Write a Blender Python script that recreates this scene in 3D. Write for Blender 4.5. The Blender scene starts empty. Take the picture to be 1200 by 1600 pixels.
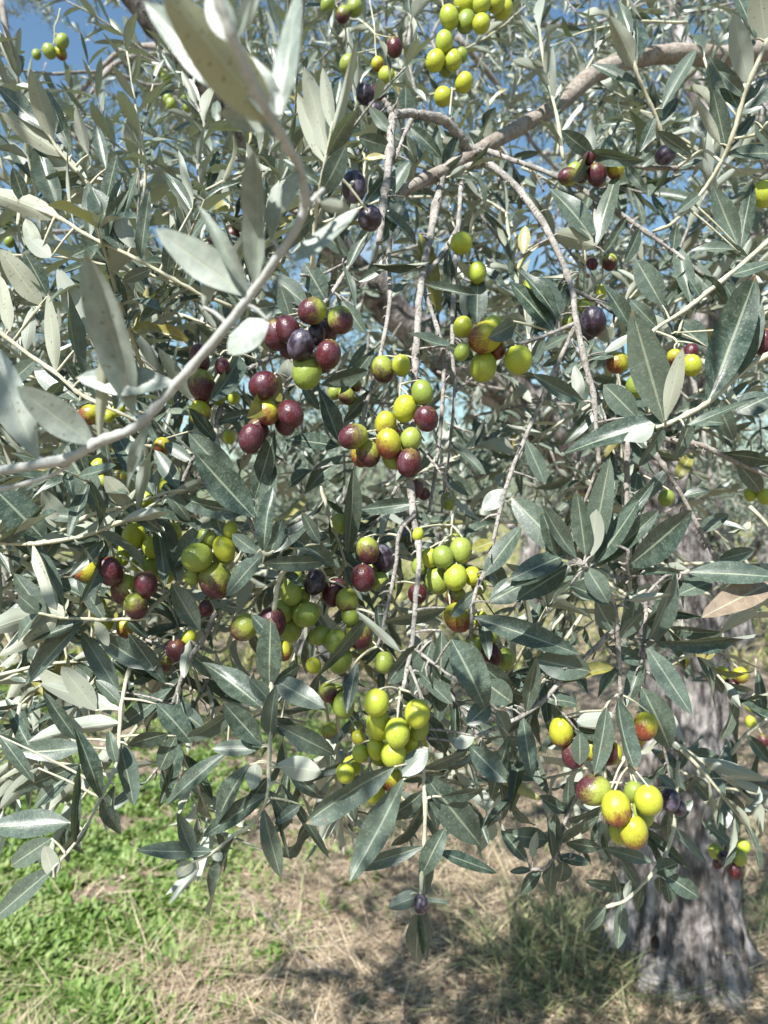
import bpy, math, random
import numpy as np
from mathutils import Vector, Matrix

R = math.radians
scene = bpy.context.scene
col = scene.collection
rng = random.Random(7)
nrg = np.random.default_rng(7)

# ------------------------------------------------------------------ camera
CAM = Vector((0.0, 0.0, 1.5))
FPX = 1155.6                      # focal length in pixels of the 1200 x 1600 photograph
cam_d = bpy.data.cameras.new('camera')
cam = bpy.data.objects.new('camera', cam_d)
col.objects.link(cam)
cam.location = CAM
cam.rotation_euler = (R(90), 0, 0)
cam_d.sensor_fit = 'VERTICAL'
cam_d.sensor_height = 36.0
cam_d.lens = 26.0
cam_d.clip_start = 0.02
cam_d.clip_end = 2000
cam_d.dof.use_dof = True
cam_d.dof.focus_distance = 0.56
cam_d.dof.aperture_fstop = 9.5
scene.camera = cam

# ------------------------------------------------------------------ sky, sun, exposure
SUN_EL, SUN_AZ = R(47), R(208)    # azimuth clockwise from +Y (the view direction)
world = bpy.data.worlds.new('World')
scene.world = world
world.use_nodes = True
wn, wl = world.node_tree.nodes, world.node_tree.links
wn.clear()
sky = wn.new('ShaderNodeTexSky')
sky.sky_type = 'NISHITA'
sky.sun_disc = False
sky.sun_elevation = SUN_EL
sky.sun_rotation = SUN_AZ
sky.altitude = 200
sky.air_density = 1.5
sky.dust_density = 0.4
sky.ozone_density = 1.0
bg = wn.new('ShaderNodeBackground')
bg.inputs['Strength'].default_value = 0.052
out = wn.new('ShaderNodeOutputWorld')
tc = wn.new('ShaderNodeTexCoord')
mp = wn.new('ShaderNodeMapping'); mp.inputs['Scale'].default_value = (1, 1, 2.2)
cn = wn.new('ShaderNodeTexNoise'); cn.inputs['Scale'].default_value = 2.3; cn.inputs['Detail'].default_value = 8
cr = wn.new('ShaderNodeValToRGB')
cr.color_ramp.elements[0].position = 0.60; cr.color_ramp.elements[1].position = 0.74
cm = wn.new('ShaderNodeMixRGB'); cm.inputs['Color2'].default_value = (9.5, 9.8, 10.2, 1)
wl.new(tc.outputs['Generated'], mp.inputs['Vector']); wl.new(mp.outputs[0], cn.inputs['Vector'])
wl.new(cn.outputs['Fac'], cr.inputs[0]); wl.new(cr.outputs[0], cm.inputs['Fac'])
tint = wn.new('ShaderNodeMixRGB'); tint.blend_type = 'MULTIPLY'; tint.inputs['Fac'].default_value = 1
tint.inputs['Color2'].default_value = (1.0, 1.2, 1.3, 1)
wl.new(sky.outputs[0], tint.inputs['Color1']); wl.new(tint.outputs[0], cm.inputs['Color1']); wl.new(cm.outputs[0], bg.inputs['Color'])
wl.new(bg.outputs[0], out.inputs['Surface'])

sun_d = bpy.data.lights.new('sun', 'SUN')
sun_d.energy = 5.0
sun_d.angle = R(0.53)
sun_d.color = (1.0, 0.97, 0.925)
sun = bpy.data.objects.new('sun', sun_d)
col.objects.link(sun)
SUN_DIR = Vector((math.cos(SUN_EL) * math.sin(SUN_AZ), math.cos(SUN_EL) * math.cos(SUN_AZ), math.sin(SUN_EL)))
sun.rotation_euler = SUN_DIR.to_track_quat('Z', 'Y').to_euler()
sun.location = SUN_DIR * 20

vs = scene.view_settings
vs.view_transform = 'Standard'; vs.look = 'None'; vs.exposure = 1.18; vs.gamma = 1.0
vs.use_curve_mapping = False
scene.cycles.max_bounces = 6
scene.cycles.diffuse_bounces = 2
scene.cycles.use_denoising = True

# ------------------------------------------------------------------ helpers
def at(px, py, d):
    """A point d metres in front of the lens that the photograph shows at pixel (px, py)."""
    return Vector(((px - 600) / FPX * d, d, CAM.z - (py - 800) / FPX * d))

def tag(o, label=None, cat=None, group=None, kind=None):
    if label: o['label'] = label
    if cat: o['category'] = cat
    if group: o['group'] = group
    if kind: o['kind'] = kind
    return o

def empty(name, loc):
    o = bpy.data.objects.new(name, None)
    o.empty_display_size = 0.02
    o.location = loc
    col.objects.link(o)
    return o

def link(name, me, parent=None, matrix=None):
    o = bpy.data.objects.new(name, me)
    col.objects.link(o)
    if parent is not None:
        o.parent = parent
        base = Matrix.Translation(-(root_loc(parent)))
        o.matrix_local = base @ (matrix or Matrix())
    elif matrix is not None:
        o.matrix_world = matrix
    return o

def root_loc(o):
    v = Vector(o.location)
    while o.parent is not None:
        o = o.parent
        v += Vector(o.location)
    return v

def mesh_np(name, V, F, mats, smooth=True, uv=None, attrs=None, mat_idx=None):
    """V (n,3); F list of int arrays (k,m) with m = 3 or 4; all merged into one mesh."""
    me = bpy.data.meshes.new(name)
    V = np.asarray(V, dtype=np.float32)
    F = [np.asarray(f, dtype=np.int32) for f in (F if isinstance(F, list) else [F]) if len(f)]
    loops = np.concatenate([f.ravel() for f in F])
    tot = np.concatenate([np.full(len(f), f.shape[1], np.int32) for f in F])
    start = np.concatenate([[0], np.cumsum(tot)[:-1]]).astype(np.int32)
    me.vertices.add(len(V)); me.vertices.foreach_set('co', V.ravel())
    me.loops.add(len(loops)); me.loops.foreach_set('vertex_index', loops)
    me.polygons.add(len(tot)); me.polygons.foreach_set('loop_start', start)
    try:
        me.polygons.foreach_set('loop_total', tot)
    except Exception:
        pass
    for m in mats: me.materials.append(m)
    if mat_idx is not None: me.polygons.foreach_set('material_index', np.asarray(mat_idx, np.int32))
    me.update(calc_edges=True)
    if smooth: me.polygons.foreach_set('use_smooth', np.ones(len(tot), bool))
    if uv is not None:
        l = me.uv_layers.new(name='UVMap')
        l.data.foreach_set('uv', np.asarray(uv, np.float32)[loops].ravel())
    for k, a in (attrs or {}).items():
        at_ = me.attributes.new(k, 'FLOAT', 'POINT')
        at_.data.foreach_set('value', np.asarray(a, np.float32))
    me.validate()
    return me

def catmull(pts, n):
    """Smooth a list of tuples (any length) with n samples a span."""
    P = [np.array(p, float) for p in pts]
    if len(P) < 3: n = max(n, 3)
    P = [2 * P[0] - P[1]] + P + [2 * P[-1] - P[-2]]
    o = []
    for i in range(1, len(P) - 2):
        a, b, c, d = P[i - 1], P[i], P[i + 1], P[i + 2]
        for k in range(n):
            t = k / n
            o.append(.5 * (2 * b + (c - a) * t + (2 * a - 5 * b + 4 * c - d) * t * t + (3 * b - a - 3 * c + d) * t ** 3))
    o.append(P[-2])
    return np.array(o)

def tube_arrays(C, rad, sides=7, wob=0.0, gen=None):
    """Rings round the polyline C (n,3) with radii rad; returns V, quads, caps."""
    C = np.asarray(C, float); n = len(C)
    T = np.gradient(C, axis=0); T /= np.linalg.norm(T, axis=1)[:, None] + 1e-12
    ref = np.array([0.31, 0.9, 0.28])
    if abs(T[0] @ ref) > .9: ref = np.array([1., 0, 0])
    N = ref - (T[0] @ ref) * T[0]; N /= np.linalg.norm(N)
    V = []
    a = np.arange(sides) / sides * 2 * np.pi
    for i in range(n):
        N = N - (T[i] @ N) * T[i]; N /= np.linalg.norm(N) + 1e-12
        B = np.cross(T[i], N)
        r = np.full(sides, rad[i])
        if wob: r = r * (1 + wob * (gen or nrg).standard_normal(sides))
        V.append(C[i] + (np.cos(a) * r)[:, None] * N + (np.sin(a) * r)[:, None] * B)
    V = np.concatenate(V)
    i = np.arange(n - 1)[:, None] * sides; j = np.arange(sides)[None]; k = (j + 1) % sides
    Q = np.stack([i + j, i + k, i + k + sides, i + j + sides], -1).reshape(-1, 4)
    V = np.concatenate([V, C[:1], C[-1:]])
    m = len(V)
    jj = np.arange(sides); kk = (jj + 1) % sides
    t0 = np.stack([np.full(sides, m - 2), kk, jj], -1)
    t1 = np.stack([np.full(sides, m - 1), (n - 1) * sides + jj, (n - 1) * sides + kk], -1)
    return V, Q, np.concatenate([t0, t1])

class Acc:
    """Collects arrays of many small shapes into one mesh."""
    def __init__(s): s.V = []; s.Q = []; s.T = []; s.n = 0; s.uv = []; s.tint = []
    def add(s, V, Q=None, T=None, uv=None, tint=0.5):
        if Q is not None and len(Q): s.Q.append(np.asarray(Q) + s.n)
        if T is not None and len(T): s.T.append(np.asarray(T) + s.n)
        s.V.append(V); s.uv.append(np.zeros((len(V), 2)) if uv is None else uv)
        s.tint.append(np.full(len(V), tint) if np.isscalar(tint) else tint); s.n += len(V)
    def mesh(s, name, mats, smooth=True):
        F = []
        if s.Q: F.append(np.concatenate(s.Q))
        if s.T: F.append(np.concatenate(s.T))
        return mesh_np(name, np.concatenate(s.V), F, mats, smooth, np.concatenate(s.uv), {'tint': np.concatenate(s.tint)})

# ------------------------------------------------------------------ materials
def new_mat(name):
    m = bpy.data.materials.new(name); m.use_nodes = True
    nt = m.node_tree; nt.nodes.clear()
    return m, nt

class NT:
    def __init__(s, nt): s.nt = nt
    def n(s, typ, **kw):
        nd = s.nt.nodes.new(typ)
        for k, v in kw.items():
            if k in nd.inputs: nd.inputs[k].default_value = v
            else: setattr(nd, k, v)
        return nd
    def l(s, a, b): s.nt.links.new(a, b)
    def math(s, op, a, b=None, c=None, clamp=False):
        nd = s.nt.nodes.new('ShaderNodeMath'); nd.operation = op; nd.use_clamp = clamp
        for i, x in enumerate((a, b, c)):
            if x is None: continue
            if isinstance(x, (int, float)): nd.inputs[i].default_value = x
            else: s.l(x, nd.inputs[i])
        return nd.outputs[0]
    def mix(s, f, a, b, typ='MIX'):
        nd = s.nt.nodes.new('ShaderNodeMixRGB'); nd.blend_type = typ
        for i, x in enumerate((f, a, b)):
            if isinstance(x, (int, float)): nd.inputs[i].default_value = x
            elif isinstance(x, tuple): nd.inputs[i].default_value = (*x, 1)
            else: s.l(x, nd.inputs[i])
        return nd.outputs[0]
    def ramp(s, f, lo, hi):
        nd = s.nt.nodes.new('ShaderNodeMapRange'); nd.interpolation_type = 'SMOOTHSTEP'
        nd.inputs['From Min'].default_value = lo; nd.inputs['From Max'].default_value = hi
        s.l(f, nd.inputs['Value']); return nd.outputs[0]
    def noise(s, vec, scale, detail=3, rough=.55):
        nd = s.n('ShaderNodeTexNoise'); nd.inputs['Scale'].default_value = scale
        nd.inputs['Detail'].default_value = detail; nd.inputs['Roughness'].default_value = rough
        if vec is not None: s.l(vec, nd.inputs['Vector'])
        return nd.outputs['Fac']
    def bump(s, h, strength, dist):
        nd = s.n('ShaderNodeBump'); nd.inputs['Strength'].default_value = strength; nd.inputs['Distance'].default_value = dist
        s.l(h, nd.inputs['Height']); return nd.outputs[0]

def leaf_material(name, joined, top_a, top_b, under_a, under_b, trans=(.2, .26, .09), tw=.10, speck=.36):
    m, nt = new_mat(name); k = NT(nt)
    geo = k.n('ShaderNodeNewGeometry')
    if joined:
        at_ = k.n('ShaderNodeAttribute', attribute_name='tint'); rnd = at_.outputs['Fac']
    else:
        rnd = k.n('ShaderNodeObjectInfo').outputs['Random']
    uv = k.n('ShaderNodeUVMap').outputs[0]
    sep = k.n('ShaderNodeSeparateXYZ'); k.l(uv, sep.inputs[0])
    vv = k.math('ABSOLUTE', k.math('SUBTRACT', sep.outputs['Y'], .5))
    rib = k.math('SUBTRACT', 1.0, k.ramp(vv, .018, .05))
    obj = k.n('ShaderNodeTexCoord')
    off = k.n('ShaderNodeVectorMath', operation='ADD')
    k.l(uv, off.inputs[0])
    cmb = k.n('ShaderNodeCombineXYZ'); k.l(k.math('MULTIPLY', rnd, 37.0), cmb.inputs['Z']); k.l(k.math('MULTIPLY', rnd, 11.0), cmb.inputs['X'])
    k.l(cmb.outputs[0], off.inputs[1])
    st = k.n('ShaderNodeVectorMath', operation='MULTIPLY'); st.inputs[1].default_value = (4.6, 1, 1)
    k.l(off.outputs[0], st.inputs[0])
    fine = k.noise(st.outputs[0], 11, 2, .75)
    broad = k.noise(st.outputs[0], 2.4, 3)
    sp = k.math('MULTIPLY', k.ramp(fine, .5, .72), speck)
    top = k.mix(rnd, top_a, top_b)
    top = k.mix(k.math('MULTIPLY', k.ramp(broad, .35, .7), .45), top, tuple(x * 1.55 for x in top_b))
    top = k.mix(sp, top, (.30, .335, .28))
    top = k.mix(k.math('MULTIPLY', rib, .55), top, (.33, .37, .26))
    rnd2 = k.math('FRACT', k.math('MULTIPLY', rnd, 7.31))
    und = k.mix(rnd2, under_a, under_b)
    und = k.mix(k.math('MULTIPLY', k.ramp(fine, .45, .75), .3), und, tuple(x * .72 for x in under_a))
    und = k.mix(k.math('MULTIPLY', rib, .4), und, (.46, .47, .34))
    colr = k.mix(geo.outputs['Backfacing'], top, und)
    # brownish margin near tip on some leaves
    tipm = k.math('MULTIPLY', k.ramp(sep.outputs['X'], .93, 1.0), k.math('GREATER_THAN', rnd2, .62))
    colr = k.mix(k.math('MULTIPLY', tipm, .7), colr, (.24, .15, .06))
    spot = k.math('MULTIPLY', k.ramp(k.noise(st.outputs[0], 5.5, 1), .67, .72), k.math('GREATER_THAN', rnd2, .55))
    colr = k.mix(k.math('MULTIPLY', spot, .75), colr, (.13, .09, .045))
    p = k.n('ShaderNodeBsdfPrincipled')
    k.l(colr, p.inputs['Base Color'])
    ro = k.mix(geo.outputs['Backfacing'], (.36, .36, .36), (.66, .66, .66))
    k.l(ro, p.inputs['Roughness'])
    p.inputs['Specular IOR Level'].default_value = .55
    b = k.math('ADD', k.math('MULTIPLY', fine, .5), k.math('MULTIPLY', rib, -.8))
    k.l(k.bump(b, .35, .0006), p.inputs['Normal'])
    t = k.n('ShaderNodeBsdfTranslucent'); t.inputs['Color'].default_value = (*trans, 1)
    mx = k.n('ShaderNodeMixShader'); mx.inputs[0].default_value = tw
    k.l(p.outputs[0], mx.inputs[1]); k.l(t.outputs[0], mx.inputs[2])
    o = k.n('ShaderNodeOutputMaterial'); k.l(mx.outputs[0], o.inputs[0])
    return m

TOPA, TOPB = (.015, .033, .022), (.072, .097, .074)
UNA, UNB = (.31, .345, .30), (.29, .305, .23)
M_LEAF = leaf_material('olive leaf', False, TOPA, TOPB, UNA, UNB)
M_LEAFJ = leaf_material('olive leaf far', True, (.035, .058, .042), (.125, .155, .120), UNA, UNB)
M_PALE = leaf_material('pale olive leaf', False, (.17, .205, .175), (.25, .28, .245), (.29, .32, .275), (.34, .34, .20))
M_YELL = leaf_material('yellowed olive leaf', False, (.17, .17, .035), (.22, .19, .05), (.33, .32, .12), (.30, .27, .10), speck=.15)
M_DRY = leaf_material('dry olive leaf', False, (.13, .095, .065), (.20, .155, .115), (.22, .17, .125), (.18, .13, .09), trans=(.2, .1, .03), tw=.05)

def stem_material(name, ca, cb, cc, scale=1.0, bump=.5):
    m, nt = new_mat(name); k = NT(nt)
    tcn = k.n('ShaderNodeTexCoord').outputs['Object']
    big = k.noise(tcn, 90 * scale, 4); fine = k.noise(tcn, 520 * scale, 4, .7)
    c = k.mix(k.ramp(big, .35, .65), ca, cb)
    c = k.mix(k.math('MULTIPLY', k.ramp(fine, .53, .62), .8), c, cc)
    p = k.n('ShaderNodeBsdfPrincipled'); k.l(c, p.inputs['Base Color'])
    p.inputs['Roughness'].default_value = .8
    p.inputs['Specular IOR Level'].default_value = .25
    k.l(k.bump(k.math('ADD', k.math('MULTIPLY', big, .7), fine), bump, .0012 / scale), p.inputs['Normal'])
    o = k.n('ShaderNodeOutputMaterial'); k.l(p.outputs[0], o.inputs[0])
    return m

M_TWIG = stem_material('grey twig bark', (.37, .345, .315), (.21, .195, .175), (.07, .062, .055), .8, 1.0)
M_DARKTWIG = stem_material('dark twig bark', (.22, .195, .17), (.30, .275, .25), (.09, .08, .07))
M_YOUNG = stem_material('pale young stem', (.45, .44, .34), (.38, .37, .26), (.28, .26, .18), bump=.2)
M_SILVER = stem_material('silvery young stem', (.40, .41, .385), (.33, .34, .32), (.27, .265, .235), bump=.2)
M_BOUGH = stem_material('bough bark', (.22, .185, .15), (.32, .285, .245), (.11, .09, .075), .5, .8)

def bark_material():
    m, nt = new_mat('trunk bark'); k = NT(nt)
    tcn = k.n('ShaderNodeTexCoord').outputs['Object']
    mp_ = k.n('ShaderNodeMapping'); mp_.inputs['Scale'].default_value = (1, 1, .28); k.l(tcn, mp_.inputs['Vector'])
    a = k.noise(mp_.outputs[0], 22, 6, .65); b = k.noise(mp_.outputs[0], 75, 4, .6); c_ = k.noise(tcn, 5, 4)
    c = k.mix(k.ramp(a, .38, .66), (.06, .053, .05), (.37, .345, .335))
    c = k.mix(k.math('MULTIPLY', k.ramp(b, .52, .68), .5), c, (.36, .34, .32))
    c = k.mix(k.math('MULTIPLY', k.ramp(c_, .5, .68), .5), c, (.10, .08, .065))
    p = k.n('ShaderNodeBsdfPrincipled'); k.l(c, p.inputs['Base Color'])
    p.inputs['Roughness'].default_value = .9; p.inputs['Specular IOR Level'].default_value = .2
    k.l(k.bump(k.math('ADD', a, k.math('MULTIPLY', b, .5)), 1.0, .02), p.inputs['Normal'])
    o = k.n('ShaderNodeOutputMaterial'); k.l(p.outputs[0], o.inputs[0])
    return m
M_BARK = bark_material()

def olive_material(name, base, ripe, lo, hi, speck=(.72, .70, .35), base2=None, bloom=0.0):
    """Skin that turns from base (stalk end) to ripe (far end); lo..hi say where along the fruit (-1..1)."""
    m, nt = new_mat(name); k = NT(nt)
    tcn = k.n('ShaderNodeTexCoord').outputs['Object']
    rnd = k.n('ShaderNodeObjectInfo').outputs['Random']
    v = k.n('ShaderNodeVectorMath', operation='ADD')
    cmb = k.n('ShaderNodeCombineXYZ')
    for s_, f_ in (('X', 31.7), ('Y', 17.3), ('Z', 53.1)): k.l(k.math('MULTIPLY', rnd, f_), cmb.inputs[s_])
    k.l(tcn, v.inputs[0]); k.l(cmb.outputs[0], v.inputs[1])
    sep = k.n('ShaderNodeSeparateXYZ'); k.l(tcn, sep.inputs[0])
    big = k.noise(v.outputs[0], 1.3, 4, .6); med = k.noise(v.outputs[0], 4.5, 4, .6)
    ax = k.math('ADD', k.math('MULTIPLY', sep.outputs['Z'], -1.0), k.math('MULTIPLY', sep.outputs['X'], .45))
    ax = k.math('ADD', ax, k.math('MULTIPLY', k.math('SUBTRACT', big, .5), 2.1))
    ax = k.math('ADD', ax, k.math('MULTIPLY', k.math('SUBTRACT', rnd, .5), .5))
    streak = k.noise(v.outputs[0], 11, 4, .75)
    ax = k.math('ADD', ax, k.math('MULTIPLY', k.math('SUBTRACT', streak, .5), 1.5))
    ax = k.math('ADD', ax, k.math('MULTIPLY', k.math('SUBTRACT', med, .5), .9))
    f = k.ramp(ax, lo, hi)
    g = k.mix(rnd, base, base2 or tuple(x * .85 for x in base))
    g = k.mix(k.math('MULTIPLY', k.ramp(med, .45, .75), .35), g, tuple(x * .7 for x in base))
    c = k.mix(f, g, k.mix(k.ramp(med, .3, .7), ripe, tuple(x * .6 for x in ripe)))
    vo = k.n('ShaderNodeTexVoronoi'); vo.inputs['Scale'].default_value = 6.5; k.l(v.outputs[0], vo.inputs['Vector'])
    dot = k.math('SUBTRACT', 1.0, k.ramp(vo.outputs['Distance'], .08, .17))
    c = k.mix(k.math('MULTIPLY', dot, .55), c, speck)
    vo2 = k.n('ShaderNodeTexVoronoi'); vo2.inputs['Scale'].default_value = 2.3; k.l(v.outputs[0], vo2.inputs['Vector'])
    scar = k.math('SUBTRACT', 1.0, k.ramp(vo2.outputs['Distance'], .05, .10))
    c = k.mix(k.math('MULTIPLY', scar, .75), c, (.10, .075, .03))
    if bloom:
        c = k.mix(k.math('MULTIPLY', k.ramp(big, .42, .66), bloom), c, (.25, .24, .33))
    p = k.n('ShaderNodeBsdfPrincipled'); k.l(c, p.inputs['Base Color'])
    k.l(k.math('ADD', .2, k.math('MULTIPLY', med, .22)), p.inputs['Roughness'])
    p.inputs['Specular IOR Level'].default_value = .4
    p.inputs['Subsurface Weight'].default_value = .12
    p.inputs['Subsurface Radius'].default_value = (.6, .5, .1)
    p.inputs['Subsurface Scale'].default_value = .004
    k.l(k.bump(k.math('ADD', med, k.math('MULTIPLY', dot, .25)), .12, .06), p.inputs['Normal'])
    o = k.n('ShaderNodeOutputMaterial'); k.l(p.outputs[0], o.inputs[0])
    return m

PUR, RED, INK = (.085, .018, .026), (.20, .05, .028), (.018, .012, .020)
M_OLIVE = {
    'g': olive_material('yellow green olive', (.36, .385, .034), (.34, .32, .04), .7, 1.9, (.62, .62, .25), (.30, .36, .045)),
    'e': olive_material('green olive', (.19, .25, .045), (.18, .18, .04), 1.0, 2.2, (.45, .48, .22), (.25, .30, .06)),  # plain green; for olives in shade, the shade is put into this colour
    'b': olive_material('yellow olive with red blush', (.37, .375, .032), RED, -.5, .9, (.8, .7, .35)),
    't': olive_material('half ripe olive', (.27, .31, .05), PUR, -.75, .55, (.6, .5, .35), bloom=.06),
    'p': olive_material('purple olive', (.24, .20, .045), (.080, .012, .018), -1.8, -.7, (.55, .36, .25), bloom=.12),
    'k': olive_material('dark olive', INK, (.03, .014, .024), -.5, .6, (.25, .2, .22), bloom=.35),
}
COLNAME = {'g': 'yellow-green', 'e': 'green', 'b': 'red-blushed yellow', 't': 'half purple', 'p': 'purple', 'k': 'black'}

def ground_material():
    m, nt = new_mat('dry earth'); k = NT(nt)
    tcn = k.n('ShaderNodeTexCoord').outputs['Object']
    a = k.noise(tcn, .55, 5, .6); b = k.noise(tcn, 9, 5, .65); c_ = k.noise(tcn, 60, 4, .7)
    c = k.mix(k.ramp(b, .35, .68), (.17, .13, .10), (.34, .275, .215))
    c = k.mix(k.math('MULTIPLY', k.ramp(c_, .5, .68), .6), c, (.50, .42, .32))
    sep = k.n('ShaderNodeSeparateXYZ'); k.l(tcn, sep.inputs[0])
    far = k.ramp(sep.outputs['Y'], 6.0, 13.0)
    gr = k.mix(k.ramp(b, .4, .65), (.13, .155, .045), (.30, .28, .12))
    c = k.mix(k.math('MULTIPLY', far, k.ramp(a, .3, .6)), c, gr)
    p = k.n('ShaderNodeBsdfPrincipled'); k.l(c, p.inputs['Base Color']); p.inputs['Roughness'].default_value = .95
    p.inputs['Specular IOR Level'].default_value = .1
    k.l(k.bump(k.math('ADD', b, k.math('MULTIPLY', c_, .6)), .8, .03), p.inputs['Normal'])
    o = k.n('ShaderNodeOutputMaterial'); k.l(p.outputs[0], o.inputs[0])
    return m

def tint_material(name, stops, rough=.7, trans=None, tw=.2):
    m, nt = new_mat(name); k = NT(nt)
    at_ = k.n('ShaderNodeAttribute', attribute_name='tint')
    rp = k.n('ShaderNodeValToRGB')
    el = rp.color_ramp.elements
    while len(el) < len(stops): el.new(.5)
    for e, (pos, c) in zip(el, stops): e.position = pos; e.color = (*c, 1)
    k.l(at_.outputs['Fac'], rp.inputs[0])
    p = k.n('ShaderNodeBsdfPrincipled'); k.l(rp.outputs[0], p.inputs['Base Color']); p.inputs['Roughness'].default_value = rough
    p.inputs['Specular IOR Level'].default_value = .3
    o = k.n('ShaderNodeOutputMaterial')
    if trans:
        t = k.n('ShaderNodeBsdfTranslucent'); t.inputs['Color'].default_value = (*trans, 1)
        mx = k.n('ShaderNodeMixShader'); mx.inputs[0].default_value = tw
        k.l(p.outputs[0], mx.inputs[1]); k.l(t.outputs[0], mx.inputs[2]); k.l(mx.outputs[0], o.inputs[0])
    else:
        k.l(p.outputs[0], o.inputs[0])
    return m

# ------------------------------------------------------------------ leaf meshes
def leaf_template(nu, half, bend, fold, twist=0.0, shape=1.0, wave=0.0):
    """Lanceolate blade, length 1 along +X, width 1 across Y, top side +Z; first part is the short stalk."""
    us = np.linspace(0, 1, nu + 1) ** .92
    vs_ = np.linspace(-1, 1, 2 * half + 1)
    V, UV = [], []
    for u in us:
        t = max(0.0, (u - .06) / .94)
        w = .51 * (math.sin(math.pi * min(1, t ** (.92 * shape))) ** .57) * (1 - .12 * t ** 3) if t > 0 else 0
        w = max(w, .045 if u < .09 else .004)
        for v in vs_:
            y = v * w
            z = -bend * u * u + fold * abs(v) * w * .35 + wave * math.sin(u * 9) * v * w * .12
            a = twist * u
            yy = y * math.cos(a) - z * 0; zz = z + y * math.sin(a) * .22
            V.append((u - bend * bend * u * u * .35, yy, zz)); UV.append((u, .5 + v * .5))
    n = 2 * half + 1
    Q = [(i * n + j, (i + 1) * n + j, (i + 1) * n + j + 1, i * n + j + 1) for i in range(nu) for j in range(n - 1)]
    return np.array(V), np.array(Q), np.array(UV)

VARS = [(.10, .25, 0, 1, .0), (.22, .35, .6, 1.05, .4), (-.10, .2, -.5, .95, .3), (.30, .45, .3, 1.0, .6), (.02, .15, -.8, 1.1, .2), (.16, .6, .9, .9, .7), (.42, .3, -.4, 1.0, .3), (-.22, .5, .5, 1.05, .5), (.55, .7, .9, .92, .9), (.18, .9, -1.2, 1.0, 1.0), (.05, .3, .2, .85, .2), (.25, .4, 1.4, 1.1, 1.2)]
LEAF_MESH = {}
def leaf_mesh(mat, i):
    key = (mat.name, i)
    if key not in LEAF_MESH:
        b, f, tw, sh, wv = VARS[i]
        V, Q, UV = leaf_template(9, 2, b, f, tw, sh, wv)
        LEAF_MESH[key] = mesh_np('leaf', V, Q, [mat], True, UV)
    return LEAF_MESH[key]

def frame(x, z):
    x = x.normalized(); z = (z - x * z.dot(x))
    if z.length < 1e-6: z = x.orthogonal()
    z.normalize(); y = z.cross(x)
    return Matrix((x, y, z)).transposed()

def put_leaf(parent, b, tip, w, up, mat=None, var=None, label=None):
    if mat is None and rng.random() < .025: mat = M_YELL
    d = tip - b; L = d.length
    m = frame(d, up).to_4x4()
    M = Matrix.Translation(b) @ m @ Matrix.Diagonal((L, w, L, 1))
    o = link('leaf', leaf_mesh(mat or M_LEAF, rng.randrange(len(VARS)) if var is None else var), parent, M)
    if label: o['label'] = label
    return o

# joined leaves -------------------------------------------------------------
T_FAR = [leaf_template(4, 1, b, f, tw, 1, 0) for (b, f, tw) in ((.12, .4, 0), (.3, .3, .5), (-.12, .3, -.5))]
def add_leaf(acc, b, d, up, L, w, tint):
    V, Q, UV = T_FAR[rng.randrange(3)]
    m = np.array(frame(Vector(d), Vector(up)))
    P = (V * np.array([L, w, L])) @ m.T + np.asarray(b)
    acc.add(P, Q, None, UV, tint)

# ------------------------------------------------------------------ ground, field, far trees
V, Q = [], []
ys = np.concatenate([np.linspace(-6, 1.6, 8), np.linspace(1.8, 7, 70), np.geomspace(7.2, 900, 40)])
xs = np.concatenate([-np.geomspace(900, 4.3, 30), np.linspace(-4.2, 4.2, 90), np.geomspace(4.3, 900, 30)])
X, Y = np.meshgrid(xs, ys)
near = np.exp(-((Y - 3.5) / 5) ** 2)
Z = near * (.018 * np.sin(X * 3.1 + Y * 2.3) + .014 * np.sin(X * 7.7 - Y * 5.1) + .01 * np.sin(X * 13 + Y * 17)) - .02
Z += .04 * np.clip(Y - 8, 0, 40) * .35
def gz(x, y):
    n_ = math.exp(-((y - 3.5) / 5) ** 2)
    return n_ * (.018 * math.sin(x * 3.1 + y * 2.3) + .014 * math.sin(x * 7.7 - y * 5.1) + .01 * math.sin(x * 13 + y * 17)) - .02 + .04 * min(40, max(0, y - 8)) * .35
nx, ny = len(xs), len(ys)
ii = (np.arange(ny - 1)[:, None] * nx + np.arange(nx - 1)[None]).ravel()
Q = np.stack([ii, ii + 1, ii + nx + 1, ii + nx], -1)
g = link('ground', mesh_np('ground', np.stack([X, Y, Z], -1).reshape(-1, 3), Q, [ground_material()]))
tag(g, 'dry brown earth of the olive grove', kind='structure')

def blade(acc, x, y, h, w, lean, az, tint, curl=.5, z0=None):
    """A grass or weed blade: three quads-worth strip, bent along its lean."""
    z0 = gz(x, y) - .004 if z0 is None else z0
    ca, sa = math.cos(az), math.sin(az)
    V = []
    for i, t in enumerate((0, .4, .75, 1)):
        out_ = lean * h * t * (1 + curl * t); up_ = h * t * (1 - .35 * curl * t * lean)
        ww = w * (1, 1.15, .8, .05)[i] * .5
        V.append((x + ca * out_ - sa * ww, y + sa * out_ + ca * ww, z0 + up_))
        V.append((x + ca * out_ + sa * ww, y + sa * out_ - ca * ww, z0 + up_))
    acc.add(np.array(V), [(0, 1, 3, 2), (2, 3, 5, 4), (4, 5, 7, 6)], None, None, tint)

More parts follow.
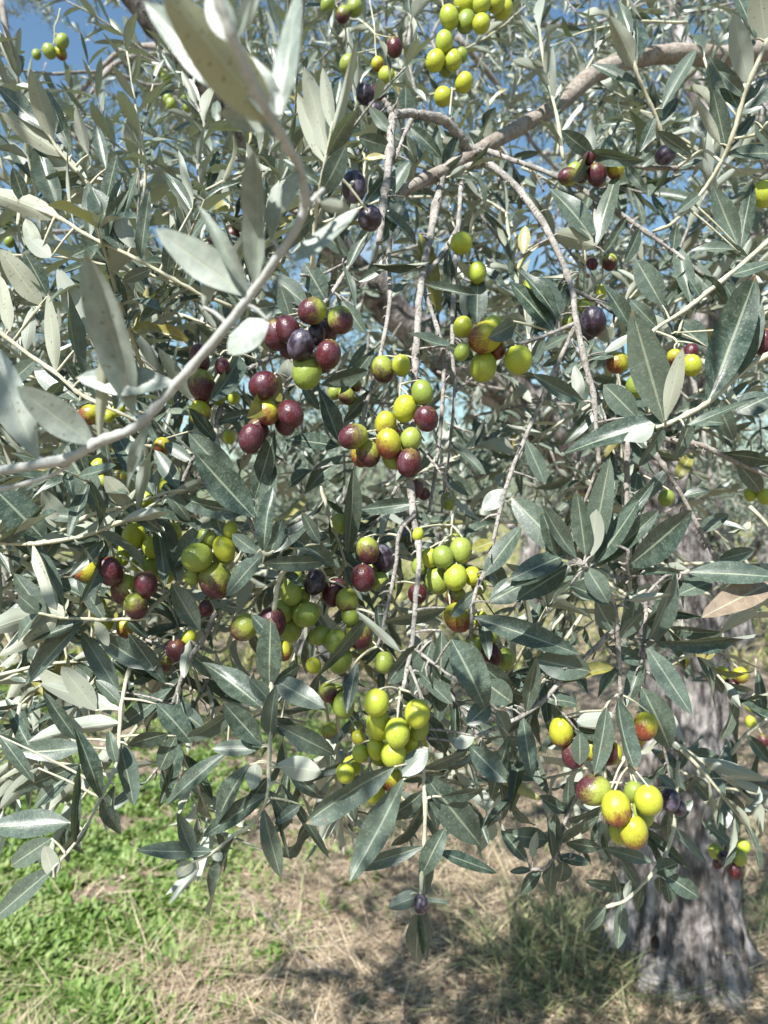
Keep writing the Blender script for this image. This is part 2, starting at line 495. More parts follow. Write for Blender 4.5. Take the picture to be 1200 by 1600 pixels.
def blob(x, y, cx, cy, rx, ry): return math.exp(-((x - cx) / rx) ** 2 - ((y - cy) / ry) ** 2)
def patch_noise(x, y): return .5 + .25 * math.sin(x * 4.3 + 1.7 * math.sin(y * 3.1)) + .25 * math.sin(y * 5.2 - 1.3 * math.sin(x * 4.9))
def green_at(x, y):
    gx = blob(x, y, -1.12, 2.75, .5, .62) + blob(x, y, -1.75, 3.8, .8, .8) + .8 * blob(x, y, -3.2, 6.4, 1.3, 1.6) + .45 * blob(x, y, -.5, 5.2, .9, .9)
    f = patch_noise(x * 1.9 + .6, y * 1.9) * .6 + patch_noise(x * 5.1, y * 4.7 + 2) * .4
    return max(0.0, min(1.0, gx * 1.5 * max(0.0, (f - .24) * 2.8)))

weeds, dry, litter, tufts = Acc(), Acc(), Acc(), Acc()
n_w = 0
for _ in range(60000):
    y = 1.9 + 6.5 * rng.random() ** 1.9; x = (rng.random() - .5) * (1.25 * y + 1.0)
    gr = green_at(x, y)
    if rng.random() < gr and n_w < 9000:
        n_w += 1
        for _k in range(rng.randrange(5, 10)):
            az = rng.uniform(0, 6.28)
            blade(weeds, x + rng.gauss(0, .018), y + rng.gauss(0, .018), rng.uniform(.015, .045), rng.uniform(.011, .023), rng.uniform(.2, 1.1), az, rng.random(), rng.uniform(.1, .9))
for _ in range(85000):
    y = 1.9 + 7.5 * rng.random() ** 1.8; x = (rng.random() - .5) * (1.3 * y + 1.0)
    gr = green_at(x, y)
    if rng.random() < min(1, gr * 1.5): continue
    straw = blob(x, y, .6, 2.5, 1.4, 1.2) + .25
    if rng.random() > straw + .25: continue
    blade(dry, x, y, rng.uniform(.025, .085), rng.uniform(.0013, .0032), rng.uniform(1.0, 3.6), rng.uniform(0, 6.28), rng.random(), rng.uniform(.1, 1.1))
for _ in range(24000):
    y = 1.9 + 6.5 * rng.random() ** 1.8; x = (rng.random() - .5) * (1.3 * y + 1.0)
    if rng.random() < green_at(x, y) * .8: continue
    s = rng.uniform(.012, .045)
    add_leaf(litter, (x, y, gz(x, y) + rng.uniform(.0, .012)), Vector((rng.gauss(0, 1), rng.gauss(0, 1), rng.gauss(0, .3))), Vector((rng.gauss(0, .5), rng.gauss(0, .5), 1)), s, s * rng.uniform(.18, .45), rng.random())
for _ in range(70):
    y = 2.0 + 2.6 * rng.random(); x = rng.uniform(-.35, .55) * y
    a_ = rng.uniform(0, 6.28); ln = rng.uniform(.08, .3); z_ = gz(x, y) + .012
    C = np.array([(x + math.cos(a_) * ln * t + rng.gauss(0, .006), y + math.sin(a_) * ln * t, z_ + rng.uniform(0, .012) + .01 * math.sin(t * 3)) for t in (0, .3, .6, 1)])
    V_, Q_, T_ = tube_arrays(C, np.linspace(.0022, .001, 4), 4); dry.add(V_, Q_, T_, None, rng.uniform(.5, 1))
for (cx, cy, n, sp) in ((.55, 2.5, 260, .12), (.75, 2.35, 120, .1), (1.35, 2.6, 160, .25), (1.75, 3.1, 300, .4), (.1, 3.3, 120, .4), (.5, 2.25, 120, .1), (1.9, 4.6, 300, .6), (.4, 5.2, 350, .7), (-.4, 6.2, 350, .9)):
    for _ in range(n):
        x, y = rng.gauss(cx, sp), rng.gauss(cy, sp * .7)
        blade(tufts, x, y, rng.uniform(.07, .24), rng.uniform(.0025, .006), rng.uniform(.3, 1.8), rng.uniform(0, 6.28), rng.random(), rng.uniform(.2, .9))
M_WEED = tint_material('green weeds', [(0, (.06, .125, .025)), (.5, (.15, .24, .055)), (1, (.27, .34, .13))], .5, (.25, .4, .04), .25)
M_STRAW = tint_material('straw', [(0, (.15, .11, .075)), (.4, (.33, .255, .165)), (.75, (.46, .375, .255)), (1, (.62, .53, .38))], .7)
M_LITTER = tint_material('leaf litter', [(0, (.11, .075, .055)), (.4, (.25, .17, .12)), (.8, (.37, .27, .2)), (1, (.50, .43, .36))], .8)
M_TUFT = tint_material('grass tufts', [(0, (.09, .13, .06)), (.5, (.19, .22, .10)), (1, (.42, .37, .22))], .6, (.2, .3, .05), .2)
tag(link('weeds', weeds.mesh('weeds', [M_WEED])), 'low bright green broad-bladed weeds on the left', 'weeds', kind='stuff')
tag(link('dry_grass', dry.mesh('dry_grass', [M_STRAW])), 'pale flattened straw over the brown earth', 'dry grass', kind='stuff')
tag(link('leaf_litter', litter.mesh('leaf_litter', [M_LITTER])), 'brown fallen leaves scattered on the earth', 'leaf litter', kind='stuff')
tag(link('grass', tufts.mesh('grass', [M_TUFT])), 'thin dark green grass tufts round the grey trunk', 'grass', kind='stuff')

def stick(label, pts, r):
    P = [(x, y, gz(x, y) + .016 + .008 * (i % 2)) for i, (x, y) in enumerate(pts)]
    C = catmull(P, 5); V_, Q_, T_ = tube_arrays(C, np.linspace(r, r * .5, len(C)), 6, .1)
    tag(link('fallen_twig', mesh_np('fallen_twig', V_, [Q_, T_], [M_DARKTWIG])), label, 'twig')
def gp(px, py): d = CAM.z * FPX / (py - 800); return ((px - 600) / FPX * d, d)
stick('long dry grey twig lying slantwise on the bare earth', [gp(375, 1375), gp(425, 1440), gp(480, 1490), gp(545, 1520)], .005)
stick('short dry twig crossing the longer fallen twig', [gp(430, 1395), gp(455, 1445), gp(540, 1500)], .003)
# far field grass
field = Acc()
for _ in range(9000):
    y = 7 + 28 * rng.random() ** 1.6; x = (rng.random() - .5) * 1.5 * y
    blade(field, x, y, rng.uniform(.06, .2), rng.uniform(.008, .02) * (1 + y * .06), rng.uniform(.3, 1.2), rng.uniform(0, 6.28), rng.random(), rng.uniform(.2, .9))
M_FIELD = tint_material('field grass', [(0, (.13, .19, .05)), (.5, (.26, .28, .09)), (1, (.45, .39, .2))], .7, (.3, .35, .08), .2)
tag(link('field_grass', field.mesh('field_grass', [M_FIELD])), 'sunlit yellow-green grass of the grove beyond the trees', 'grass', kind='stuff')

def far_tree(name, x, y, h, r, n, label, seed):
    rr = random.Random(seed)
    root = tag(empty(name, (x, y, gz(x, y))), label, 'tree', 'olive trees further back in the grove')
    a = Acc()
    def lim(pts, r0, r1):
        C = catmull(pts, 5); V_, Q_, T_ = tube_arrays(C, np.linspace(r0, r1, len(C)), 8, .08); a.add(V_, Q_, T_)
    b = gz(x, y) - .1
    lim([(x, y, b), (x + rr.uniform(-.1, .1), y, b + h * .2), (x + rr.uniform(-.2, .2), y, b + h * .38)], .2, .13)
    link('trunk', a.mesh('trunk', [M_BARK]), root)
    cr_ = Acc()
    lobes = [(x + rr.uniform(-.65, .65) * r, y + rr.uniform(-.6, .6) * r, b + h * rr.uniform(.42, .92), r * rr.uniform(.3, .55)) for _ in range(13)]
    for (lx, ly, lz, lr) in lobes[:6]:
        aa = Acc(); C = catmull([(x, y, b + h * .33), ((x + lx) / 2, (y + ly) / 2, (b + h * .33 + lz) / 2 + .1), (lx, ly, lz)], 4)
        V_, Q_, T_ = tube_arrays(C, np.linspace(.07, .02, len(C)), 6, .05); aa.add(V_, Q_, T_)
        link('limb', aa.mesh('limb', [M_BARK]), root)
    for _ in range(n):
        lx, ly, lz, lr = lobes[rr.randrange(len(lobes))]
        u = Vector((rr.gauss(0, 1), rr.gauss(0, 1), rr.gauss(0, 1))).normalized() * lr * rr.random() ** .4
        d = Vector((rr.gauss(0, 1), rr.gauss(0, 1), rr.gauss(.1, 1)))
        add_leaf(cr_, (lx + u.x, ly + u.y, lz + u.z), d, Vector((rr.gauss(0, .6), rr.gauss(0, .6), 1)), rr.uniform(.08, .15), rr.uniform(.02, .035), rr.random())
    tag(link('crown', cr_.mesh('crown', [M_LEAFJ]), root), kind='stuff')
far_tree('olive_tree', -4.6, 9.0, 3.6, 2.0, 3800, 'grey-green olive tree seen through the leaves at far left', 1)
far_tree('olive_tree', -1.5, 12.5, 3.6, 2.1, 3400, 'bushy olive tree behind the middle of the hanging branches', 2)
far_tree('olive_tree', 2.2, 11.0, 3.4, 1.8, 3200, 'olive tree in the field just left of the big trunk', 3)
far_tree('olive_tree', 6.3, 12.0, 3.8, 2.0, 3400, 'olive tree beyond the big trunk near the right edge', 4)
far_tree('olive_tree', -.7, 7.6, 2.7, 1.25, 3000, 'low soft-grey olive bush showing between the hanging twigs', 8)
far_tree('olive_tree', 3.9, 8.2, 2.9, 1.3, 2800, 'low olive bush behind the right side of the big trunk', 9)
far_tree('olive_tree', 1.2, 15.5, 3.2, 1.9, 2600, 'small olive tree farther back just left of the trunk', 10)
far_tree('olive_tree', -9.5, 19.0, 4.0, 2.4, 2600, 'distant olive tree standing beyond the far left tree', 5)
far_tree('olive_tree', .6, 21.0, 4.0, 2.5, 2600, 'distant olive tree between the middle tree and the trunk', 6)
far_tree('olive_tree', 9.5, 24.0, 4.2, 2.6, 2600, 'most distant olive tree at the right of the grove', 7)
# low wooded rise at the end of the grove
X2 = np.linspace(-160, 160, 60); hv = []
for i, xx in enumerate(X2):
    top = 11.5 + 1.6 * math.sin(xx * .06) + .8 * math.sin(xx * .17 + 1)
    for yy, zz in ((95, -.5), (105, top * .6), (120, top), (150, top * .9), (200, -1)): hv.append((xx, yy, zz))
ii = (np.arange(59)[:, None] * 5 + np.arange(4)[None]).ravel()
M_HILL = tint_material('wooded hill', [(0, (.11, .13, .08)), (1, (.11, .13, .08))], .9)
tag(link('hill', mesh_np('hill', np.array(hv), np.stack([ii, ii + 5, ii + 6, ii + 1], -1), [M_HILL], attrs={'tint': np.full(300, .5)})), 'low wooded rise beyond the grove', kind='structure')

# ------------------------------------------------------------------ the big olive tree
tree = tag(empty('olive_tree', (1.15, 2.42, 0)), 'large old olive tree with thick grey trunk and spreading boughs', 'tree')

def px_path(s):
    """'x,y,d x,y x,y,d' -> list of [x, y, d]; missing depths are interpolated."""
    P = []
    for t in s.split():
        v = [float(q) for q in t.split(',')]
        P.append([v[0], v[1], v[2] if len(v) > 2 else None])
    known = [i for i, p in enumerate(P) if p[2] is not None]
    for i, p in enumerate(P):
        if p[2] is None:
            a = max([k_ for k_ in known if k_ < i], default=known[0]); b = min([k_ for k_ in known if k_ > i], default=known[-1])
            t = 0 if a == b else (i - a) / (b - a)
            p[2] = P[a][2] + (P[b][2] - P[a][2]) * t
    return P

def px_tube(s, r0, r1, mat, name, parent, sides=8, wob=.05, knots=True, n=6, rm=None):
    """Tube along a pixel path; radii in pixels at each point's own depth. Returns the sampled 3-D centre line with depths."""
    P = px_path(s)
    W = [tuple(at(*p)) for p in P]
    C = catmull(W, n)
    dd = C[:, 1]
    t = np.linspace(0, 1, len(C))
    rad = (r0 + (r1 - r0) * t) / FPX * (P[0][2] + (P[-1][2] - P[0][2]) * t) if rm is None else r0 + (r1 - r0) * t
    if rm is None and mat is not M_BOUGH: rad = rad * (.68 if r0 > 5.4 and r0 < 8.4 or r0 == 9 else .86)
    gen = np.random.default_rng(abs(hash(s)) % 99991 if False else len(s) * 31 + int(P[0][0]))
    rad = rad * (1 + .05 * gen.standard_normal(len(C)))
    if knots:
        for i in range(2, len(C) - 1):
            if gen.random() < .22: rad[i] *= 1.15 + .3 * gen.random()
        C = C + gen.standard_normal(C.shape) * (rad * .07)[:, None]
    V_, Q_, T_ = tube_arrays(C, rad, sides, wob, gen)
    if knots and mat.name in ('grey twig bark', 'dark twig bark'):
        for i in range(2, len(C) - 2):
            if gen.random() < .42:
                t_ = C[i + 1] - C[i]; t_ /= np.linalg.norm(t_)
                o_ = np.cross(t_, gen.standard_normal(3)); o_ /= np.linalg.norm(o_)
                ln = .003 + .009 * gen.random() ** 2
                P_ = np.stack([C[i], C[i] + o_ * (rad[i] + ln * .5) + t_ * ln * .2, C[i] + o_ * (rad[i] + ln) + t_ * ln * .7])
                v2, q2, t2 = tube_arrays(P_, np.array([.0011, .0008, .0006]), 4)
                Q_ = np.concatenate([Q_, q2 + len(V_)]); T_ = np.concatenate([T_, t2 + len(V_)]); V_ = np.concatenate([V_, v2])
    link(name, mesh_np(name, V_, [Q_, T_], [mat]), parent)
    return C

# trunk: a fluted, flaring column
def vnoise(x, y, seed=0):
    """Smooth value noise on arrays (period 1 in cells)."""
    xi, yi = np.floor(x).astype(int), np.floor(y).astype(int); fx, fy = x - xi, y - yi
    def h(a, b):
        n_ = (a * 374761393 + b * 668265263 + seed * 974711) & 0x7fffffff
        n_ = ((n_ ^ (n_ >> 13)) * 1274126177) & 0x7fffffff
        return ((n_ ^ (n_ >> 16)) & 0xffff) / 65535.0
    u, v = fx * fx * (3 - 2 * fx), fy * fy * (3 - 2 * fy)
    return (h(xi, yi) * (1 - u) + h(xi + 1, yi) * u) * (1 - v) + (h(xi, yi + 1) * (1 - u) + h(xi + 1, yi + 1) * u) * v
def trunk_mesh(path, rads, sides=150, ring=26):
    P = catmull([(*p, r) for p, r in zip(path, rads)], ring)
    n = len(P)
    t = np.linspace(0, 1, n)[:, None]; a = (np.arange(sides) / sides * 2 * np.pi)[None]
    fl = 1 + .09 * np.sin(a * 3 + t * 2.2) + .055 * np.sin(a * 7 - t * 3.5 + 1) + .02 * np.sin(t * 30 + a * 2)
    root_ = np.clip(1 - t * 4.2, 0, 1)
    fl = fl + root_ ** 2 * (.34 + .26 * np.sin(a * 5 + .6) + .12 * np.sin(a * 9))
    w_ = a * 4.6 + 1.2 * vnoise(a * 3, t * 9, 5)
    ridge = 1 - np.abs(2 * vnoise(w_ * 2.2, t * 9 + 0 * a, 1) - 1)
    ridge2 = 1 - np.abs(2 * vnoise(w_ * 5.1, t * 22 + 0 * a, 2) - 1)
    lump = vnoise(a * 2.5, t * 7, 3)
    fl = fl + .12 * (ridge ** 1.5 - .5) + .07 * (ridge2 - .5) + .10 * (lump - .5) + .012 * nrg.standard_normal((n, sides))
    r_ = P[:, 3:4] * fl
    V_ = np.stack([P[:, 0:1] + np.cos(a) * r_, P[:, 1:2] + np.sin(a) * r_, P[:, 2:3] + 0 * r_], -1).reshape(-1, 3)
    ii = np.arange(n - 1)[:, None] * sides; j = np.arange(sides)[None]; k_ = (j + 1) % sides
    return mesh_np('trunk', V_, np.stack([ii + j, ii + k_, ii + k_ + sides, ii + j + sides], -1).reshape(-1, 4), [M_BARK])
tp = [at(1066, 1545, 2.42), at(1066, 1400, 2.43), at(1072, 1250, 2.44), at(1075, 1100, 2.45), at(1055, 960, 2.45), at(1015, 840, 2.42), at(960, 745, 2.38)]
tp = [Vector((p.x, p.y, p.z)) for p in tp]; tp[0].z = -.08
link('trunk', trunk_mesh([tuple(p) for p in tp], [.178, .168, .15, .132, .135, .145, .13]), tree)
def hollow():
    a = Acc(); c = at(1024, 1475, 2.42 - .17)
    for i in range(1):
        ang = np.linspace(0, 2 * np.pi, 14)[:-1]
        V_ = [(c.x + math.cos(t) * .014, c.y + .002, c.z + math.sin(t) * .026) for t in ang] + [(c.x, c.y + .03, c.z)]
        a.add(np.array(V_), None, [(i_, (i_ + 1) % 13, 13) for i_ in range(13)])
    m, nt = new_mat('dark hollow'); k = NT(nt)
    p = k.n('ShaderNodeBsdfPrincipled'); p.inputs['Base Color'].default_value = (.03, .025, .02, 1); p.inputs['Roughness'].default_value = 1
    o = k.n('ShaderNodeOutputMaterial'); k.l(p.outputs[0], o.inputs[0])
    link('knothole', a.mesh('knothole', [m]), tree)
hollow()
LIMBS = [
    ('1000,800,2.42 930,725,2.38 850,660,2.3 760,590,2.2 640,510,2.1 560,430,2.0', .115, .04),
    ('560,430,2.0 460,300,1.85 352,172,1.7 280,90,1.62 205,-10,1.55 150,-90,1.5', .04, .016),
    ('1000,830,2.42 1060,640,2.4 1120,480,2.3 1170,390,2.2 1215,310,2.1 1290,150,1.9 1330,40,1.6', .10, .05),
    ('352,172,1.7 300,110,1.75 255,75,1.8 190,80,1.85 130,140,1.9 105,185,1.95', .009, .005),
    ('290,95,1.63 250,85,1.55 180,100,1.5 120,175,1.45 100,190,1.45', .007, .003),
    ('0,0,1.3 15,70,1.3 25,120,1.3 45,170,1.32', .006, .005),
    ('1330,40,1.6 1190,190,1.7 1150,230,1.8 1100,180,1.9 1040,-40,2.1', .03, .02),
]
for (s, r0, r1) in LIMBS: px_tube(s, r0, r1, M_BARK if r0 > .02 else M_DARKTWIG, 'limb', tree, 12, .06, rm=True)
px_tube('1330,40,1.6 1230,70,1.25 1140,88,1.12 1060,84,1.06 1000,90,1.02 930,115,.97 870,165,.93 800,205,.87 740,240,.80 690,268,.76 640,293,.72 600,322,.70', 13, 8.5, M_BOUGH, 'bough', tree, 14, .025, knots=False, n=8)

# foliage of the big tree: leafy twigs through the crown's volume
SKYGAP = [(50, 110, 75, 80), (160, 150, 75, 60), (190, 50, 60, 45), (110, 200, 60, 50), (30, 290, 50, 40), (860, 415, 45, 35), (230, 250, 50, 40), (150, 30, 50, 40)]
crown, crtw = Acc(), Acc()
near_leaves = []
def leafy_twig(p0, d0, length, L, spacing, droop, rr, collect, acc=crown, twig=crtw, jitter=.35):
    p = Vector(p0); d = Vector(d0).normalized()
    n = int(length / spacing); pts = [tuple(p)]
    side = d.orthogonal().normalized(); side.rotate(Matrix.Rotation(rr.uniform(0, 6.28), 3, d))
    for i in range(n):
        d = (d + Vector((rr.gauss(0, .05), rr.gauss(0, .05), rr.gauss(-droop, .05)))).normalized()
        p = p + d * spacing
        low = p.y > .3 and p.y < 1.5 and p.z < CAM.z - 500 / FPX * p.y   # twigs end above the open grass
        if not low: pts.append(tuple(p))
        side = (side - d * side.dot(d)).normalized()
        side.rotate(Matrix.Rotation(R(90) + rr.gauss(0, .25), 3, d))
        if i < 1: continue
        for s_ in (1, -1):
            if rr.random() < .1: continue
            o = side * s_
            ang = R(rr.uniform(28, 62))
            l = (d * math.cos(ang) + o * math.sin(ang) + Vector((0, 0, rr.gauss(0, jitter * .5)))).normalized()
            up = (d - l * d.dot(l)) + Vector((rr.gauss(0, .3), rr.gauss(0, .3) - .15, .55 + rr.gauss(0, .3)))
            LL = L * rr.uniform(.7, 1.15) * (1 if i < n - 2 else .75); W = LL * rr.uniform(.19, .27)
            t_ = rr.random()
            if not low: collect.append((p.copy(), l, up, LL, W, t_))
    l = (d + Vector((rr.gauss(0, .2), rr.gauss(0, .2), rr.gauss(0, .2)))).normalized()
    collect.append((Vector(pts[-1]), l, Vector((0, -.3, 1)), L * .8, L * .17, rr.random()))
    if len(pts) < 3: return
    C = np.array(pts); V_, Q_, T_ = tube_arrays(C, np.linspace(.0022, .0011, len(C)), 4)
    twig.add(V_, Q_, T_)

rr = random.Random(21)
leaves = []
ZONES = [  # count, x range, y range, depth range, keep in sky gaps
    (120, (-500, 1700), (-150, 520), (1.15, 1.7), .04),
    (1150, (-600, 1800), (-300, 690), (1.8, 3.2), .06),
    (4800, (-500, 1700), (-250, 800), (3.2, 6.2), .06),
    (90, (-200, 560), (330, 800), (.9, 1.4), 1),
    (60, (-250, 350), (760, 1080), (.9, 1.3), 1),
    (60, (620, 1400), (250, 800), (1.0, 1.7), .4),
    (14, (850, 1350), (700, 1100), (1.1, 1.9), 1),
    (26, (330, 800), (600, 1000), (.95, 1.3), 1),
]
for (n, xr, yr, dr, keep) in ZONES:
    cl = [(rr.uniform(*xr), rr.uniform(*yr), rr.uniform(*dr), rr.uniform(.8, 1.25)) for _ in range(max(6, n // 8))]
    for _ in range(n):
        px_, py_, d_, sc = rr.uniform(*xr), rr.uniform(*yr), rr.uniform(*dr), 1.0
        if rr.random() < .72:
            c_ = rr.choice(cl); px_, py_, d_, sc = c_[0] + rr.gauss(0, 55 / c_[2] * 1.6), c_[1] + rr.gauss(0, 55 / c_[2] * 1.6), max(.85, c_[2] + rr.gauss(0, .08)), c_[3]
        if any(((px_ - a) / c) ** 2 + ((py_ - b) / e) ** 2 < 1 for a, b, c, e in SKYGAP) and rr.random() > keep: continue
        p0 = at(px_, py_, d_)
        if px_ < 520: d0 = Vector((rr.gauss(-.15, .5), rr.gauss(-.2, .5), rr.gauss(.65, .45)))
        else: d0 = Vector((rr.gauss(-.1, .6), rr.gauss(-.25, .5), rr.gauss(.0, .7)))
        leafy_twig(p0, d0, rr.uniform(.12, .36), rr.uniform(.042, .060) * sc, rr.uniform(.016, .023), rr.uniform(0, .06), rr, leaves)
for _ in range(46):  # unseen twigs above the camera, added to dapple the near leaves with shade
    p0 = Vector((rr.uniform(-.75, .45), rr.uniform(-.45, .25), 0))
    p0.z = 1.62 + .72 * max(0, p0.y) + rr.uniform(.15, .6)
    leafy_twig(p0, Vector((rr.gauss(0, .6), rr.gauss(0, .5), rr.gauss(.1, .3))), rr.uniform(.15, .26), .055, .022, .0, rr, leaves)
for _ in range(70):
    d_ = rr.uniform(1.4, 3.4); p = at(rr.uniform(-300, 1500), rr.uniform(-250, 760), d_); d0 = Vector((rr.gauss(0, 1), rr.gauss(0, .4), rr.gauss(.2, .8))).normalized()
    C = [tuple(p)]; L_ = rr.uniform(.35, .9)
    for q in range(5):
        d0 = (d0 + Vector((rr.gauss(0, .16), rr.gauss(0, .16), rr.gauss(0, .16)))).normalized(); p = p + d0 * L_ / 5; C.append(tuple(p))
    C = catmull(C, 4); V_, Q_, T_ = tube_arrays(C, np.linspace(rr.uniform(.004, .009), .0025, len(C)), 6, .05); crtw.add(V_, Q_, T_)
# the 300 that show largest become leaf parts, the rest one foliage part
def shown(lf):
    p, l, up, L, W, t = lf
    x, y = p.x / p.y * FPX + 600, 800 - (p.z - CAM.z) / p.y * FPX
    return (L / p.y) if p.y > .1 and (-20 < x < 1220 and -20 < y < 1620) else 0
leaves.sort(key=shown, reverse=True)
for (p, l, up, L, W, t) in leaves[:300]: put_leaf(tree, p, p + l * L, W, up)
for (p, l, up, L, W, t) in leaves[300:]: add_leaf(crown, p, l, up, L, W, t)
tag(link('foliage', crown.mesh('foliage', [M_LEAFJ]), tree), kind='stuff')
tag(link('twigs', crtw.mesh('twigs', [M_TWIG]), tree), kind='stuff')
# ------------------------------------------------------------------ near branches: each is a thing > stem, twig, leaf
STEMS = []                         # (px, py, 3-D point) samples of every near stem, for hanging fruit from
def px_of(p): return (p[0] / p[1] * FPX + 600, 800 - (p[2] - CAM.z) / p[1] * FPX)
GROUP = 'leafy olive branches hanging from the big tree'

def aim_up(b, tip, kind):
    """Which way the leaf's upper side faces."""
    mid = (b + tip) / 2
    c = (CAM - mid).normalized(); z = Vector((0, 0, 1))
    j = Vector((rng.gauss(0, .22), rng.gauss(0, .12), rng.gauss(0, .22)))
    if kind in 'u': v = -(c + z * -.15 + j)
    elif kind == 'k': v = c * 1.0 - z * .35 + Vector((.55, 0, 0)) + j
    elif kind == 'L': v = c * .7 + SUN_DIR * .9 + j * .6
    else: v = c * .85 + z * .45 + j
    return v

def branch(label, stems, leaves='', auto=None, mat=M_TWIG, leafmat=None, seed=1, pu=0.0):
    global rng
    keep = rng; rng = random.Random(seed * 77 + len(label))
    paths = [(s, r0, r1) for (s, r0, r1) in stems]
    P0 = px_path(paths[0][0])[0]
    root = tag(empty('olive_branch', at(*P0)), label, 'branch', GROUP)
    S = []
    for i, (s, r0, r1) in enumerate(paths):
        C = px_tube(s, r0, r1, mat, 'stem' if i == 0 else 'twig', root, 8, .06)
        S.append(C)
    A = np.concatenate(S)
    PX = np.stack([A[:, 0] / A[:, 1] * FPX + 600, 800 - (A[:, 2] - CAM.z) / A[:, 1] * FPX], 1)
    for a, q in zip(A, PX): STEMS.append((q[0], q[1], Vector(a)))
    for ln in leaves.replace(';', '\n').split('\n'):
        f = [x.strip() for x in ln.split(',')]
        if len(f) < 6: continue
        bx, by, tx, ty, w = (float(x) for x in f[:5]); kind = f[5]
        dd = float(f[6]) if len(f) > 6 else 0.0
        dist = np.hypot(PX[:, 0] - bx, PX[:, 1] - by); i = int(dist.argmin())
        d = A[i, 1]
        b = at(bx, by, d + dd)
        if dist[i] < 10 and abs(dd) < .02: b = Vector(A[i])
        elif dist[i] >= 10 or abs(dd) >= .02:
            q = Vector(A[i]); m_ = (q + b) / 2 + Vector((0, 0, .001))
            Ct = catmull([tuple(q), tuple(m_), tuple(b)], 4)
            V_, Q_, T_ = tube_arrays(Ct, np.linspace(.0011, .0006, len(Ct)), 5)
            link('twig', mesh_np('twig', V_, [Q_, T_], [mat]), root)
        Lpx = math.hypot(tx - bx, ty - by)
        dz = Lpx / FPX * d * rng.uniform(-.32, .22)
        tip = at(tx, ty, d + dd + dz)
        mm = {'y': M_YELL, 'd': M_DRY}.get(kind) or leafmat or M_LEAF
        put_leaf(root, b, tip, w / FPX * d * rng.uniform(.78, .95), aim_up(b, tip, 't' if kind in 'yd' else kind), mm, rng.choice((0, 0, 1, 2, 3, 4, 5, 7, 10)))
    if auto:
        L, sp, f0, az = auto
        for C in S:
            seg = np.linalg.norm(np.diff(C, axis=0), axis=1); s_ = np.concatenate([[0], np.cumsum(seg)])
            tot = s_[-1]; x = tot * f0 + sp * .5; ang0 = rng.uniform(0, 6.28); k_ = 0
            while x < tot + 1e-6:
                i = min(len(C) - 2, max(0, int(np.searchsorted(s_, x)) - 1))
                t = (x - s_[i]) / (seg[i] + 1e-9)
                p = Vector(C[i] + (C[i + 1] - C[i]) * t); d = Vector(C[i + 1] - C[i]).normalized()
                side = d.orthogonal().normalized(); side.rotate(Matrix.Rotation(ang0 + k_ * R(90) + rng.gauss(0, .3), 3, d))
                for sgn in (1, -1):
                    if rng.random() < .12: continue
                    a_ = R(rng.uniform(28, 62)); o = side * sgn
                    l = (d * math.cos(a_) + o * math.sin(a_) + Vector((rng.gauss(0, .12), rng.gauss(0, .1), rng.gauss(az, .15)))).normalized()
                    if l.y < -.55: l.y *= .5; l.normalize()
                    up = (d - l * d.dot(l)) + Vector((rng.gauss(0, .3), rng.gauss(-.25, .25), .5 + rng.gauss(0, .3)))
                    if rng.random() < pu: up = -up
                    LL = L * rng.uniform(.72, 1.15)
                    put_leaf(root, p, p + l * LL, LL * rng.uniform(.17, .235), up, leafmat)
                x += sp * rng.uniform(.8, 1.2); k_ += 1
            l = (Vector(C[-1] - C[-2]).normalized() + Vector((rng.gauss(0, .15), 0, rng.gauss(0, .15)))).normalized()
            put_leaf(root, Vector(C[-1]), Vector(C[-1]) + l * L * .8, L * .17, Vector((0, -.4, 1)), leafmat)
    rng = keep
    return root

# the out-of-focus pale shoot close to the lens
branch('blurred silvery shoot close to the lens, its big pale leaves crossing at upper left',
 [('-80,752,.36 0,736,.345 100,718,.33 155,690,.325 215,665 275,600,.315 345,520,.305 400,450,.30 455,370,.29 476,322,.285 470,270,.275 445,220,.258 430,195,.25 405,150,.235 367,68,.222 335,-20,.215', 8.5, 9),
  ('-60,775,.345 30,758,.34 90,738,.335 120,712,.332', 6, 4), ('476,322,.285 490,312 505,296,.29', 7, 6)],
 '''428,195,250,-20,96,u,-.012; 432,192,232,30,80,t,.006; 437,182,466,-25,58,L; 430,188,385,72,62,L; 367,70,402,-30,26,L; 365,66,322,-20,46,k; 367,68,425,-40,30,t
 388,467,245,368,66,L; 386,466,312,312,30,L,-.01; 318,480,338,398,26,u; 398,455,418,245,46,L; 424,375,432,280,34,L; 275,603,125,600,54,L; 210,648,148,400,64,L; 153,692,178,455,26,u,-.012
 148,694,25,606,66,L; 60,716,-35,520,64,L; 235,662,190,770,27,L; 420,502,352,548,60,L; 460,408,563,336,52,L; 500,318,548,326,26,u; 445,220,400,170,34,L; 463,262,440,330,30,t; 430,200,340,175,40,t,.02''',
 mat=M_SILVER, leafmat=M_PALE, seed=3)

branch('dark-leaved sprig beside the two black olives near the blurred shoot',
 [('488,420,.44 492,350,.43 498,305,.42 508,255,.41 520,190,.405', 6, 3), ('508,255,.41 540,285 575,330,.42', 3, 2)],
 '''507,240,485,118,42,u; 515,205,505,110,24,u; 518,232,563,75,16,u; 512,250,548,165,40,k; 506,250,465,152,30,u; 500,308,541,228,42,k,-.02; 495,290,440,245,30,t; 515,225,530,120,24,L; 492,330,430,400,34,t; 495,350,545,400,30,k''', mat=M_YOUNG, seed=4)

